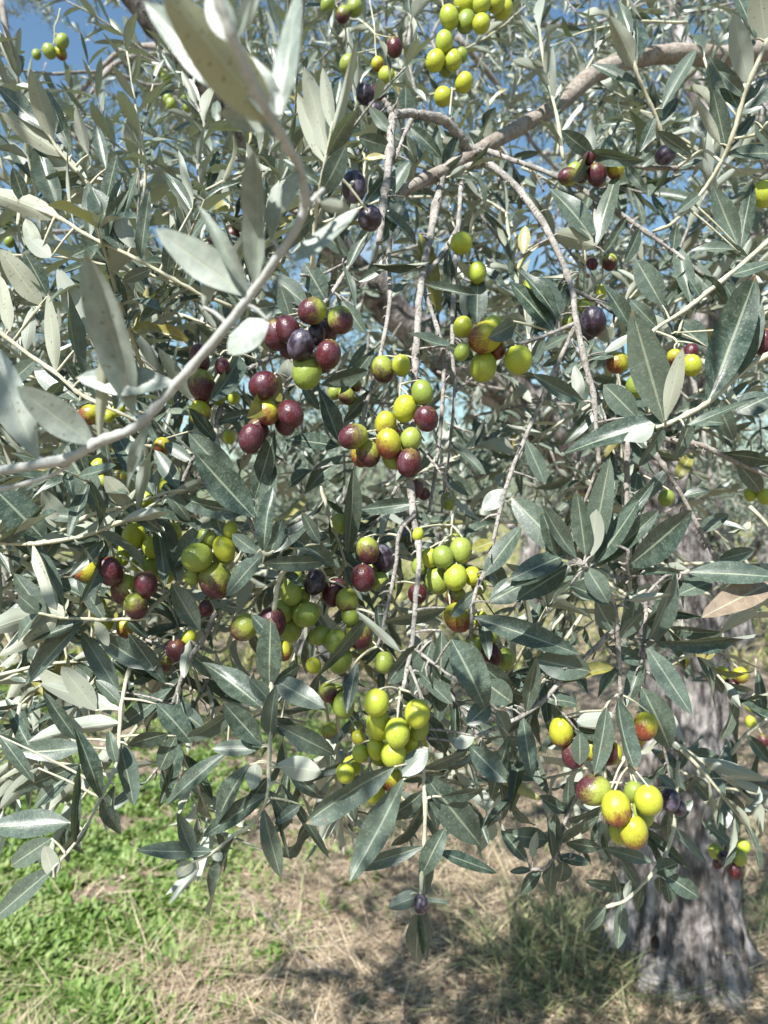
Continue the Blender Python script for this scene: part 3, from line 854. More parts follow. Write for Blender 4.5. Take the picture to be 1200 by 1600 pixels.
# branches under the bough
branch('hooked grey twig arching left off the bough and turning straight down',
 [('742,240,.80 728,230 712,205 690,187 660,180 630,178,.73 614,183,.71 609,240,.69 603,290,.67 597,340,.66 592,380,.65', 10, 6), ('643,188,.72 630,215 617,250,.69', 4, 3), ('614,183,.71 606,165 600,155,.71', 8, 5)],
 '''633,174,634,134,28,k; 655,185,655,250,28,t; 608,208,577,170,24,k; 608,228,560,215,28,k; 604,252,556,247,22,y; 628,205,648,254,26,t; 640,252,590,328,30,L; 633,308,596,376,28,L; 605,330,550,398,18,t; 720,208,697,256,24,t; 682,195,684,266,20,L; 606,170,590,225,20,k; 603,300,640,345,30,k; 600,330,655,375,26,t; 603,270,570,320,22,k; 645,200,690,240,24,k''', mat=M_TWIG, seed=5)

branch('long white-grey twig sweeping right and down from the fork of the bough',
 [('742,240,.79 760,236 800,250,.73 870,276 935,312,.68 1000,356 1052,392,.65 1100,430,.64', 6.5, 4), ('928,310,.69 929,345 930,385,.66', 3, 2.5), ('800,250,.73 830,262 850,300,.74', 2.5, 2)],
 '''930,375,865,283,48,t; 929,382,966,262,42,L; 930,390,868,360,40,u; 945,395,984,343,16,L; 1055,392,1053,356,24,t; 1080,415,1040,470,30,k; 1100,430,1140,480,30,t; 1000,356,980,410,24,k; 870,276,905,330,20,t''', mat=M_TWIG, seed=6)

branch('thick pale twig curving off the fork and hanging with the yellow olives',
 [('720,266,.78 760,256,.74 800,285 840,335,.68 870,390 893,450,.62 900,500,.60 915,570,.59 928,620 932,680,.585 936,725,.58', 9, 4.5),
  ('897,512,.60 860,595,.59 820,685,.575 790,765,.56 762,880,.55 742,930,.54 735,1000,.54', 5.5, 4.5), ('897,506,.60 850,525,.595 800,541,.59', 4, 3), ('893,452,.62 930,470 960,490,.63', 4, 2.5)],
 '''868,522,802,436,48,t; 873,502,822,408,30,k; 877,492,850,430,40,t; 985,512,945,440,36,k; 925,562,957,545,46,t; 945,550,988,523,18,u; 957,532,935,508,34,u; 908,627,898,568,24,u; 912,628,822,584,34,k; 995,652,944,600,46,t; 818,397,820,350,24,y; 850,530,822,570,26,k; 775,845,735,862,24,y; 757,907,816,820,44,L; 765,942,830,903,50,t; 852,757,824,688,34,t; 790,770,755,800,40,t; 762,880,800,935,44,t; 745,925,700,960,24,k
 745,968,908,1018,48,L; 742,1030,806,1088,42,t; 757,1065,800,1098,44,k; 740,560,700,540,26,t''', mat=M_TWIG, seed=7)

branch('long straight twig hanging down the middle, bright yellow-green olives at its tip',
 [('692,272,.76 682,320 672,370,.69 660,430,.65 653,500 648,590,.61 646,650 640,720 645,800,.565 655,860,.545 650,930 644,1000,.515 634,1055 622,1110,.495 620,1135,.49', 9, 4.5),
  ('646,1012,.51 675,1035 706,1058,.495', 3, 2.5), ('648,803,.56 625,830 618,887 603,960,.55 590,1010,.545', 4.5, 3), ('655,700,.58 690,740 712,790,.57', 3, 2), ('640,1040,.505 660,1100 655,1180,.49', 3, 2.5)],
 '''655,365,690,476,34,y; 662,440,742,472,20,t; 583,413,673,418,28,k; 712,542,630,533,28,t; 690,985,687,1142,38,t,-.01; 705,1000,768,1108,60,k,-.01; 658,1005,600,1058,40,k; 675,1000,648,1082,36,t; 697,950,602,979,34,k; 590,945,590,992,24,k; 625,1018,555,958,18,u; 657,785,566,796,30,k; 765,1100,730,1132,38,t; 775,1110,802,1152,36,t; 742,1150,706,1168,26,u; 733,1165,788,1222,46,t; 797,1150,757,1262,30,L; 660,1110,700,1180,38,k; 655,1050,700,1100,30,k; 616,900,590,930,20,k''', mat=M_TWIG, seed=8)

branch('pair of thin bare twigs hanging side by side in front of the dark limb',
 [('722,264,.78 720,300 716,355,.71 708,470,.67 707,550 710,613,.64 704,690 696,750,.63 690,800,.63', 5.5, 2.5), ('716,355,.71 690,400 662,440,.66 684,515,.63 693,560 690,650 680,740,.61 670,800,.61', 4.5, 3), ('710,613,.64 740,590 770,570,.66', 3, 2)],
 '''745,505,747,424,34,t; 727,497,724,440,18,u; 700,390,713,525,26,L; 707,470,740,500,22,t; 697,740,740,775,26,k; 680,700,650,740,16,t; 704,690,760,740,20,t; 735,480,690,455,20,k''', mat=M_TWIG, seed=9)

branch('grey twig slanting down behind the dark purple olive bunch',
 [('600,335,.70 580,360,.69 555,402,.67 530,440 510,470,.64 490,490,.62', 7, 4.5), ('612,360,.70 607,407,.68 609,467,.66 597,543,.64 582,600 568,650,.61 560,720,.6', 4.5, 3), ('510,470,.64 480,560 440,605 410,650,.59', 4, 2.5), ('470,430,.63 500,430 555,402,.67', 3, 2)],
 '''455,500,438,446,34,t; 505,467,474,408,44,t; 480,477,424,428,40,t; 502,601,577,580,30,k; 530,690,500,602,36,k; 528,697,452,684,38,t; 535,712,468,766,40,L; 487,735,438,757,28,L; 555,480,540,400,22,t; 560,440,610,412,18,t; 540,420,575,352,20,t; 452,560,440,610,28,u; 600,470,640,430,16,t; 552,732,549,868,36,k; 470,600,500,640,20,k; 535,470,570,520,26,t; 430,480,390,520,30,t; 560,720,590,680,20,k; 575,610,540,660,22,k''', mat=M_TWIG, seed=10)

branch('drooping branch with the large dark glossy leaves above the green olives',
 [('420,560,.66 390,575 367,573,.64 350,622,.62 337,680,.60 360,740,.58 385,800,.565 400,840,.56', 6, 4), ('337,680,.6 300,720 270,800,.58', 3.5, 2.5)],
 '''370,757,295,680,46,k,-.02; 397,808,303,710,54,k,-.025; 388,800,256,788,40,k,-.02; 398,780,432,670,42,t; 413,820,425,720,34,t; 332,815,252,890,46,t; 350,845,332,790,26,t; 365,640,400,700,36,t; 340,690,290,640,26,k; 300,720,255,690,26,t; 345,660,400,640,20,t''', mat=M_TWIG, seed=11)

branch('whorl of grey leaves round a pale node above the shaded green olives',
 [('395,800,.56 405,835 415,866,.535 440,850,.54', 4, 3), ('442,850,.54 462,862 437,905,.545 428,955,.545', 5.5, 5)],
 '''425,863,490,807,36,L; 447,835,528,880,40,L; 413,862,415,760,32,t; 407,868,348,930,42,L; 402,864,362,836,28,t; 420,857,442,810,26,t; 410,880,515,880,30,k; 500,850,470,800,24,t; 440,850,490,850,20,t''', mat=M_YOUNG, seed=12)

branch('upright-noded shoot dropping through the lower middle with crowded grey-green leaves',
 [('428,940,.56 426,1000 424,1070,.53 424,1110 422,1150,.52 420,1200 419,1235,.51 408,1268 385,1295,.51 368,1303 335,1330,.505 300,1347,.50', 4.5, 2.5), ('424,1070,.53 405,1110 360,1112,.54', 3, 2)],
 '''413,1073,420,968,46,t,-.01; 417,1150,425,1075,36,t; 432,1055,508,1108,44,L; 436,1135,529,1181,42,t; 432,1195,510,1207,42,u; 450,1200,502,1252,32,k; 470,1257,428,1288,22,L; 418,1265,438,1381,36,t; 440,1225,520,1347,18,t; 425,1230,447,1330,7,k; 390,1195,316,1290,46,t; 415,1240,312,1308,36,L; 405,1170,330,1168,28,t; 355,1175,244,1258,36,t; 402,1190,392,1235,32,u; 368,1305,309,1440,36,t; 332,1328,212,1334,32,t; 308,1342,270,1270,32,t; 310,1358,264,1410,14,u; 300,1347,275,1368,24,u; 335,1330,345,1345,20,u
 410,1110,315,1027,54,k; 410,1165,346,1097,48,k; 362,1110,298,1168,42,k; 424,1070,470,1040,30,k; 422,1120,470,1150,30,k; 410,1165,380,1150,20,t; 424,1100,390,1060,30,t; 420,1210,380,1260,30,k; 426,1000,395,960,28,t; 419,1235,460,1290,26,t''', mat=M_YOUNG, seed=13)

branch('lowest hanging tip with long leaves and a single dark berry over the straw',
 [('640,1118,.50 655,1170 662,1210,.49 664,1290,.485 660,1350,.48 657,1408,.475', 4, 3)],
 '''630,1218,559,1370,52,L,-.01; 616,1198,472,1266,46,k,-.015; 663,1207,756,1327,58,L; 668,1170,630,1214,40,t,-.01; 668,1200,728,1180,32,k; 690,1245,764,1240,28,k; 655,1235,608,1292,42,k; 655,1322,546,1362,30,k; 662,1225,690,1300,32,k; 657,1367,690,1298,36,t; 684,1330,778,1364,32,t; 663,1310,667,1407,34,k; 648,1398,606,1418,30,t; 667,1408,704,1410,12,t; 658,1420,642,1524,46,t; 657,1412,668,1505,30,k; 642,1397,652,1428,22,u; 655,1250,625,1340,34,k; 664,1215,715,1275,40,k''', mat=M_YOUNG, seed=14)

branch('shoot curving down to the lower left with broad silvery leaves',
 [('300,880,.63 267,923,.62 230,957,.6 220,997 200,1053,.57 190,1100 186,1160,.54 180,1200 157,1247,.50 138,1285 113,1323,.48 83,1357,.47', 6, 3)],
 '''80,1360,-20,1442,46,L; 108,1285,-25,1292,52,t; 112,1317,122,1196,20,t; 80,1310,11,1356,40,t; 85,1372,70,1320,32,u; 152,1247,126,1140,36,t; 130,1195,32,1260,52,L; 125,1195,20,1235,30,k; 130,1168,34,1178,44,L; 0,1150,54,1222,32,k; 195,1163,212,1257,40,k,-.01; 180,1228,158,1312,32,L; 140,1287,92,1342,28,k; 182,1108,62,1068,36,u; 183,1130,62,1137,36,u; 150,1110,96,1040,36,u; 120,1155,67,1083,26,t; 183,1195,168,1143,20,L; 200,1165,264,1140,36,k; 245,1100,304,1157,42,t; 275,1150,246,1207,36,t; 190,1100,150,1060,26,t; 160,1245,190,1310,30,L; 60,1200,0,1260,30,u''', mat=M_YOUNG, seed=15)

branch('short twig with one white sunlit leaf below the dark reddish berry',
 [('337,957,.585 317,1000 293,1035,.575 280,1070,.57 270,1100,.57', 5, 3), ('220,997,.59 250,1010 290,1040,.575', 3, 2)],
 '''277,1070,170,1147,32,t; 280,1060,214,1137,28,L; 283,1062,266,1134,18,L; 297,1000,282,1062,20,u; 312,985,264,910,38,k,-.015; 240,1047,148,990,42,k,-.015; 258,1068,200,988,32,t; 185,1080,125,985,34,L; 300,1020,345,1060,30,k; 270,1100,320,1140,34,k; 280,1080,300,1150,28,t''', mat=M_TWIG, seed=16)

# right-hand side
branch('dark green rosette of long leaves radiating from the tip facing the lens',
 [('912,882,.50 935,905,.52 957,940,.54 965,1000,.55 968,1060 970,1085,.55', 5, 5), ('958,985,.545 915,1027,.54 877,1063 843,1100,.53 800,1127,.525 740,1152,.52', 5, 3.5), ('955,900,.53 985,905 980,890,.50 982,860,.49', 3.5, 3)],
 '''893,873,798,775,54,k; 900,872,836,788,38,L; 915,868,903,765,42,t; 925,868,932,795,34,u; 930,880,1003,786,48,t; 932,885,1030,808,40,L; 885,880,763,926,50,t; 890,885,806,936,50,L; 880,868,795,905,40,t; 915,890,952,942,38,t; 890,915,962,940,38,L; 983,938,1046,928,18,u; 980,898,1076,886,16,L; 985,885,1088,798,62,k,.01; 925,865,952,716,42,L,.01; 950,850,1022,745,30,t,.02
 835,1030,927,1050,54,k; 820,1112,834,1018,32,t; 880,1072,960,1027,32,y; 850,1100,909,1090,34,t; 960,1115,898,1130,30,u; 945,1148,893,1142,24,k; 905,1145,908,1197,34,k; 815,1125,832,1217,36,L; 877,1063,860,1010,40,k; 965,1090,971,1202,50,k,-.02; 958,985,920,930,46,k; 968,1040,930,1090,30,t; 967,1000,1000,950,34,k; 872,870,850,800,34,k''', mat=M_TWIG, seed=17)

branch('twig of very dark broad leaves spread sideways before the grey trunk',
 [('1010,930,.60 1008,975 1005,1015,.57 1002,1060 1000,1090,.57', 4, 3), ('1075,895,.60 1040,900 1010,930,.60', 3, 2.5)],
 '''1005,1015,1082,888,64,k; 1025,1003,1199,1003,42,k,-.02; 1010,1010,1082,1117,48,L,-.02; 1000,1025,982,1107,34,t; 1003,1075,1056,1174,56,L,-.02; 985,1000,990,930,38,k; 1075,898,1216,896,44,L; 1060,930,1117,900,38,L; 1215,905,1098,962,56,d; 1000,1040,960,1010,30,t; 1000,1090,1030,1130,30,k; 1008,975,1050,950,30,k''', mat=M_TWIG, seed=18)

branch('upright sprig at the upper right edge with pale khaki leaves on a yellow stem',
 [('1210,30,.62 1183,100,.62 1163,150,.63 1143,217,.64 1127,253,.65 1097,300,.66 1053,347,.66 1020,362,.67', 5.5, 4), ('1143,217,.64 1180,210 1200,190,.62', 3, 2), ('1127,253,.65 1100,235 1075,250 1060,262,.68', 3, 2)],
 '''1170,135,1147,18,38,u; 1152,175,1109,88,42,t; 1130,235,1114,138,34,t; 1125,225,1086,150,18,u; 1103,215,1079,178,26,k; 1165,175,1218,118,54,L; 1140,240,1182,173,22,t; 1140,247,1232,234,30,L; 1180,60,1148,-32,36,k; 1195,60,1184,-25,46,u; 1078,240,1026,204,24,t; 1155,387,1114,298,40,t; 1155,395,1176,283,34,L; 1150,390,1087,380,24,L; 1097,300,1060,330,20,t; 1180,190,1220,240,30,k; 1163,150,1125,110,26,k''', mat=M_YOUNG, seed=19)

branch('slim shoot standing in front of the bough near the top right',
 [('1040,245,.72 1030,197,.71 1010,150,.70 993,107,.69 985,60,.69', 4, 2.5)],
 '''993,107,953,22,36,u; 993,100,1013,0,38,k; 990,90,975,20,24,t; 1005,145,925,93,22,t; 1035,170,1087,66,28,t; 1020,180,1000,240,20,t; 1030,200,1060,150,20,t; 985,60,965,-10,24,t''', mat=M_YOUNG, seed=20)

branch('little dark-leaved twig carrying olives right of the bough',
 [('1085,262,.70 1000,262 935,248,.68 925,238,.68', 4, 2.5)],
 '''935,240,877,203,34,k; 930,236,919,194,20,u; 932,250,962,205,20,t; 1000,262,1030,240,20,t; 1050,262,1100,250,22,t; 980,262,1010,300,20,k''', mat=M_DARKTWIG, seed=21)

branch('pale twig crossing from the right edge above the broad grey leaves',
 [('1240,340,.68 1170,404,.66 1110,453,.64 1067,487 1027,512,.62 995,545,.61', 5, 3), ('1110,453,.64 1075,480 1060,520,.63', 3, 2)],
 '''1035,477,994,403,44,t; 1072,472,1057,368,32,t; 1050,522,1004,490,28,u; 1105,542,1052,504,52,L; 1027,512,985,470,30,k; 1110,455,1075,415,36,k; 1140,430,1205,415,36,t; 1130,440,1165,500,30,t; 1170,404,1120,380,26,k; 1060,500,1090,540,30,u; 1095,470,1080,430,20,t''', mat=M_YOUNG, seed=22)

branch('shoot of broad sunlit grey leaves pointing left at mid right',
 [('1215,545,.56 1160,580,.56 1117,620,.55 1083,643,.545 1040,663,.54 1015,672,.54', 5, 3.5)],
 '''1040,655,988,484,66,t,-.01; 1040,655,1067,543,32,u,-.03; 1102,625,1178,452,66,t; 1140,590,1187,478,42,t; 1065,655,876,693,50,L,-.01; 1022,665,972,694,36,u,-.02; 1070,668,1187,618,30,L,-.01; 1080,660,1135,655,26,t; 1150,645,1206,615,52,t; 1117,620,1150,690,34,k; 1083,643,1060,720,30,k; 1160,580,1120,540,26,k; 1040,663,1000,730,30,k''', mat=M_YOUNG, seed=23)

branch('dark crooked twig running to the right edge below the grey leaves',
 [('985,680,.64 1020,682,.63 1060,690 1100,697,.62 1150,722 1215,748,.62', 5, 4.5), ('1013,693,.63 1040,733,.62 1067,777 1095,830 1122,875,.62 1150,900,.62', 4.5, 3.5), ('980,690,.64 979,740 980,795,.63 985,830,.63', 5, 4), ('936,720,.60 915,780 890,830,.62', 3, 2)],
 '''1120,712,1207,712,40,k; 1060,747,1086,698,26,y; 990,777,998,733,18,t; 1150,725,1200,775,34,t; 1040,733,1010,780,26,t; 1095,830,1140,800,26,t; 1122,875,1180,860,26,k; 985,830,950,800,24,t; 1067,777,1110,760,22,t; 1180,735,1215,700,30,t''', mat=M_DARKTWIG, seed=24)

branch('small spray of dark leaves dangling left of the red-blushed olives over the straw',
 [('912,1225,.62 888,1270,.62 875,1310 867,1338,.61 850,1357 828,1358,.61', 3.5, 2.5), ('867,1338,.61 880,1345 900,1340,.61', 2.5, 2)],
 '''888,1272,885,1214,28,k; 880,1264,833,1246,28,k; 870,1322,908,1264,32,k; 858,1337,857,1278,18,t; 858,1312,793,1305,36,k; 825,1347,784,1298,24,k; 885,1317,939,1321,32,k; 872,1341,923,1346,26,t; 867,1345,853,1405,32,t; 880,1345,878,1384,34,k; 848,1358,809,1398,28,t; 830,1358,796,1362,14,t; 832,1342,838,1298,20,u; 865,1335,868,1270,28,t''', mat=M_DARKTWIG, seed=25)

branch('thin twig with a pale bare tip hanging in front of the trunk base',
 [('1060,1190,.72 1057,1235,.70 1054,1285,.69 1042,1330,.68 1022,1362,.67 1005,1380 977,1407 947,1417,.66', 3.5, 3)],
 '''1022,1360,1062,1350,34,L; 1040,1368,1098,1403,36,k; 1020,1347,944,1325,28,k; 990,1384,913,1380,24,k; 998,1387,974,1345,24,k; 950,1420,912,1457,26,t; 978,1415,966,1484,28,t; 963,1404,958,1357,16,t; 1040,1375,1050,1414,22,t; 1058,1292,1098,1347,24,k; 1045,1267,1039,1327,24,t; 1030,1370,1030,1400,20,L; 1010,1385,990,1430,22,t; 1054,1285,1080,1250,20,t; 975,1408,985,1370,14,u; 1057,1235,1030,1210,20,t''', mat=M_YOUNG, seed=26)

branch('twig reaching in from the right edge across the upper trunk with narrow leaves',
 [('1220,1247,.86 1133,1230,.83 1080,1212,.82 1050,1200,.82', 3, 2.5), ('1220,1110,.84 1167,1147,.83 1140,1180,.83', 4, 3)],
 '''1065,1207,1022,1168,28,t; 1078,1216,1111,1257,24,L; 1125,1183,1072,1178,28,t; 1137,1233,1172,1310,34,L; 1172,1225,1129,1223,22,L; 1097,1283,1149,1327,22,k,.02; 1142,1213,1140,1155,26,t; 1180,1235,1182,1178,12,t; 1147,1160,1122,1093,28,t; 1188,1122,1185,1048,20,t; 1090,1215,1050,1240,22,k; 1100,1220,1120,1180,20,t; 1150,1230,1110,1290,22,k; 1050,1200,1020,1230,24,k; 1200,1120,1160,1090,20,t; 1060,1205,1075,1165,20,k; 1167,1147,1200,1190,24,k''', mat=M_YOUNG, seed=27)

# left-hand side
branch('upper left shoot whose khaki leaves stand up against the blue sky',
 [('215,380,.53 165,325,.52 140,290 92,235 68,195,.51', 3.5, 2.5)],
 '''75,207,-5,133,32,t; 90,217,48,112,34,u; 113,242,72,138,32,L; 97,242,8,180,38,u; 140,285,62,223,36,u; 92,327,50,218,42,t; 166,264,147,188,24,t; 138,242,117,168,20,u; 165,325,180,240,28,t; 190,350,215,262,30,L; 120,270,60,290,30,k; 150,300,100,310,28,u''', mat=M_YOUNG, seed=28)

branch('left edge shoot of upright grey and khaki leaves below the upper left shoot',
 [('-30,295,.52 40,320 95,342,.51 140,370 200,398,.51 260,430,.51 330,470,.52', 4, 3)],
 '''95,344,-12,298,38,u; 143,367,140,287,28,t; 172,377,179,268,18,L; 190,392,143,288,52,t; 218,400,231,296,26,L; 205,387,182,328,36,u; 60,402,33,338,32,u; 80,402,42,372,28,u; 300,333,252,256,30,L,.04; 300,326,272,230,26,u,.04; 118,354,97,230,10,u; 260,430,275,350,28,t; 240,420,190,440,26,t; 160,385,110,400,30,t; 290,445,320,380,24,L; 40,322,20,262,28,t''', mat=M_YOUNG, seed=29)

branch('khaki-stemmed shoot at the left edge with leaves fanned upward above the blurred shoot',
 [('-25,500,.53 40,550,.53 87,583,.52 127,617,.52 180,642,.52 230,665,.53', 4, 3)],
 '''87,585,75,458,30,u; 130,592,84,458,46,t; 140,522,89,418,42,u; 65,477,-5,388,46,u; 75,462,38,393,34,t; 125,627,53,578,42,t; 15,517,-5,428,32,u; 160,632,120,560,30,t; 60,565,10,600,30,t; 180,642,205,575,30,t; 100,595,60,640,30,k; 40,550,50,480,26,u''', mat=M_YOUNG, seed=30)

branch('shoot with broad grey and dark leaves under the blurred stem at left',
 [('40,870,.58 80,840,.57 140,805,.56 200,790 260,770,.56 290,765,.56', 3.5, 2.5)],
 '''160,802,93,688,50,t; 245,772,168,658,48,k; 70,842,-10,760,62,t; 100,832,66,763,42,u; 205,792,163,743,36,u; 280,765,240,700,30,t; 130,812,60,800,30,t; 200,792,250,830,26,t; 260,770,300,810,30,t; 100,832,60,880,30,t''', mat=M_YOUNG, seed=31)

branch('long khaki stem lying level across the left edge at mid height',
 [('-40,845,.56 40,850 77,847,.55 133,837 177,820 217,803,.55 250,780,.56', 4, 3)],
 '', (.056, .017, .05, .02), M_YOUNG, None, 32, .3)
branch('level stem with leaves pointing back left above the fallen olives',
 [('235,966,.565 180,968 133,967,.56 95,965 60,958,.55', 3.5, 2.5)],
 '''70,962,20,900,36,t; 65,958,-10,975,44,u; 130,970,25,1070,46,L; 85,970,5,1020,44,u; 120,967,150,900,24,k; 140,940,60,885,40,k; 100,945,42,830,32,t; 165,965,120,900,26,t; 150,960,170,1010,24,u; 62,957,30,930,30,t; 60,958,15,1000,30,L; 137,967,40,1000,40,L; 110,965,60,940,30,u; 200,967,230,1000,24,t''', mat=M_YOUNG, seed=33)

AUTO = [  # label, stem, leaf length, spacing, lift, underside share
 ('leafy twig rising behind the blurred shoot near the two black olives', '330,470,.72 370,400,.73 420,330,.75 450,260,.77', .055, .017, .1, .1),
 ('twig of narrow leaves between the left edge shoots and the purple olives', '180,560,.72 230,500,.72 270,440,.73 300,380,.74', .052, .016, .2, .2),
 ('low leafy twig fanning left at mid height behind the blurred stem', '330,720,.68 250,700,.68 180,690,.67 100,700,.66', .054, .016, .1, .3),
 ('grey twig filling the space left of the half-ripe olives', '320,640,.72 270,600,.71 220,560,.70 170,530,.70', .055, .016, .2, .25),
 ('arched twig at the left edge under the khaki-stemmed shoot', '150,760,.64 90,740,.63 20,745,.62 -50,770,.62', .056, .017, .1, .3),
 ('sparse twig hanging between the pink olives and the left edge', '40,820,.70 70,900,.68 95,980,.67 110,1060,.66', .05, .018, 0, .2),
 ('dense twig behind the red-blushed olives at left', '190,780,.66 160,840,.66 120,900,.66 80,950,.66', .052, .016, .1, .25),
 ('leafy twig under the yellow-green olives left of the middle', '380,860,.64 330,930,.64 280,1000,.64 250,1080,.63', .05, .016, 0, .15),
 ('dark twig under the shaded green olive bunch', '470,1000,.62 450,1060,.60 440,1130,.59 450,1200,.58', .048, .018, 0, 0),
 ('twig with drooping leaves above the lowest left leaves', '330,1050,.62 300,1110,.60 270,1170,.59 230,1220,.58', .05, .017, -.1, .1),
 ('leafy twig behind the curving lower left shoot', '170,1030,.62 130,1090,.61 90,1150,.60 60,1210,.6', .052, .016, 0, .3),
 ('twig of leaves spreading to the left edge near the ground', '140,1200,.58 80,1190,.57 20,1170,.56 -40,1160,.56', .054, .017, 0, .3),
 ('twig hanging right of the bright yellow-green tip olives', '700,1080,.60 730,1120,.59 760,1170,.58 780,1220,.58', .046, .017, -.1, .05),
 ('shaded twig behind the yellow-green tip olives', '560,1090,.60 570,1150,.58 600,1210,.57 640,1260,.56', .045, .018, 0, 0),
 ('small-leaved twig beneath the right rosette', '880,960,.66 850,1000,.66 830,1050,.66 790,1080,.66', .044, .016, 0, .05),
 ('leafy twig beside the upper trunk behind the half-red olives', '1000,1080,.74 1020,1120,.75 1040,1180,.76 1050,1240,.77', .045, .016, 0, .05),
 ('twig behind the long crossing leaves at mid right', '1090,800,.72 1120,830,.72 1160,870,.72 1200,930,.72', .05, .018, 0, .2),
 ('grey leafy twig hanging from the limb right of the yellow olives', '960,560,.72 970,610,.72 985,670,.72 1000,740,.72', .052, .017, 0, .1),
 ('twig of broad leaves near the right edge under the bough', '1180,420,.74 1150,470,.74 1130,540,.73 1120,600,.72', .054, .017, .1, .15),
 ('upright twig between the hooked twig and the sweeping white-grey twig', '830,560,.80 820,480,.82 800,400,.84 790,330,.86', .05, .017, .1, .15),
 ('leafy twig behind the small green olives at the top', '560,330,.85 570,260,.86 560,180,.88 545,100,.90', .052, .018, .1, .1),
 ('twig of leaves climbing past the top green olives', '650,150,.95 640,100,.95 640,50,.96 650,-20,.97', .052, .018, .2, .1),
 ('upright leafy twig left of the slim shoot at the top', '880,250,.85 870,180,.86 850,100,.88 840,20,.90', .05, .017, .2, .1),
 ('leafy twig at the upper right corner behind the khaki leaves', '1120,330,.80 1110,250,.82 1120,170,.84 1100,90,.86', .052, .017, .2, .15),
 ('upright twig behind the upper left shoots', '330,330,.78 310,270,.80 320,200,.82 300,150,.84', .052, .017, .2, .1),
 ('twig crossing behind the long bare hanging twigs', '600,760,.75 650,740,.76 700,720,.77 760,690,.78', .046, .018, .1, .1),
 ('leafy twig among the dark half-ripe olives in the middle', '500,760,.66 520,820,.66 540,880,.66 560,950,.66', .046, .02, 0, .05),
 ('small twig under the lowest purple olives of the middle bunch', '620,760,.70 600,800,.70 570,830,.69 530,840,.68', .046, .018, 0, .1),
 ('leafy twig behind the half-purple olive pair at left', '420,500,.74 380,540,.74 340,590,.73 310,650,.72', .052, .017, 0, .15),
 ('twig of silvery leaves beside the red olives at lower left middle', '340,900,.66 310,960,.65 290,1020,.64 300,1090,.63', .048, .018, 0, .2),
]
for i, (lab, s, L, sp, az, pu) in enumerate(AUTO):
    branch(lab, [(s, 3.2, 2.2)], '', (L, sp, .02, az), M_YOUNG if i % 3 else M_TWIG, None, 40 + i, pu)

def spray(label, n, xr, yr, dr, bias, seed, L=(.046, .060)):
    r2 = random.Random(seed); lv = []; tw = Acc()
    c = at(sum(xr) / 2, sum(yr) / 2, sum(dr) / 2)
    root = tag(empty('olive_branch', c), label, 'branch', GROUP)
    hub = c + Vector((r2.uniform(-.05, .05), .10, .12))
    for _ in range(n):
        p0 = at(r2.uniform(*xr), r2.uniform(*yr), r2.uniform(*dr))
        d0 = Vector((bias[0] + r2.gauss(0, .5), bias[1] + r2.gauss(0, .4), bias[2] + r2.gauss(0, .5)))
        leafy_twig(p0, d0, r2.uniform(.13, .24), r2.uniform(*L), r2.uniform(.016, .022), r2.uniform(0, .05), r2, lv, None, tw)
    tag(link('twigs', tw.mesh('twigs', [M_YOUNG]), root), kind='stuff')
    for (p, l, up, LL, W, t) in lv[:298]: put_leaf(root, p, p + l * LL, W * .95, up)
SPRAYS = [
 ('dense pale foliage filling the left edge behind the upper shoots', 16, (-120, 260), (260, 560), (.66, .9), (.1, 0, .6), 1),
 ('dense grey foliage behind the blurred stem at the left edge', 16, (-120, 240), (560, 800), (.66, .88), (-.3, 0, .4), 2),
 ('thick foliage between the blurred shoot and the purple olives', 15, (230, 520), (330, 620), (.72, .95), (.1, 0, .5), 3),
 ('shaded foliage behind the pink and red olives at left', 15, (-60, 330), (800, 1060), (.66, .85), (-.3, 0, .1), 4),
 ('deep shaded foliage behind the green olives in the middle', 13, (330, 640), (740, 1010), (.70, .88), (0, 0, -.2), 5),
 ('crowded foliage hanging lowest at the left above the weeds', 12, (-60, 330), (1040, 1210), (.62, .8), (-.2, 0, -.2), 6),
 ('shaded foliage behind the brightest yellow-green bunch', 10, (430, 740), (1020, 1190), (.64, .8), (0, 0, -.4), 7),
 ('foliage in the fork of the bough behind the bare hanging twigs', 13, (560, 860), (300, 560), (.95, 1.25), (0, .1, .2), 8),
 ('grey foliage behind the broad leaves at mid right', 15, (900, 1280), (440, 720), (.78, 1.0), (.1, 0, .2), 9),
 ('dark foliage behind the rosette facing the lens', 14, (760, 1180), (760, 1010), (.70, .9), (0, 0, -.1), 10),
 ('upper right foliage hanging behind the khaki-leaved sprig', 15, (860, 1280), (-40, 260), (.95, 1.25), (0, 0, .3), 11),
 ('dark foliage before the trunk around the half-red olives', 9, (820, 1190), (1030, 1240), (.66, .92), (0, 0, -.4), 12),
 ('pale foliage beneath the top green olives', 12, (560, 880), (40, 300), (1.0, 1.3), (0, 0, .4), 13),
]
for (lab, n, xr, yr, dr, bi, sd) in SPRAYS: spray(lab, n, xr, yr, dr, bi, sd)

# ------------------------------------------------------------------ olives: each bunch is a thing > stalk, olive
def olive_mesh():
    V_, T_, Q_ = [], [], []
    nr, ns = 9, 14
    for i in range(nr + 1):
        th = math.pi * i / nr
        for j in range(ns):
            a = 2 * math.pi * j / ns
            z = math.cos(th); r = math.sin(th) ** .94
            if i == nr: z -= .03
            if i == 0: z -= .04
            V_.append((r * math.cos(a), r * math.sin(a), z))
    for i in range(nr):
        for j in range(ns):
            Q_.append((i * ns + j, (i + 1) * ns + j, (i + 1) * ns + (j + 1) % ns, i * ns + (j + 1) % ns))
    return np.array(V_), np.array(Q_)
OV, OQ = olive_mesh()
OL = {k: mesh_np('olive', OV, OQ, [m]) for k, m in M_OLIVE.items()}
for m_ in OL.values():
    md = None
OGROUP = 'olive bunches hanging on the branches'

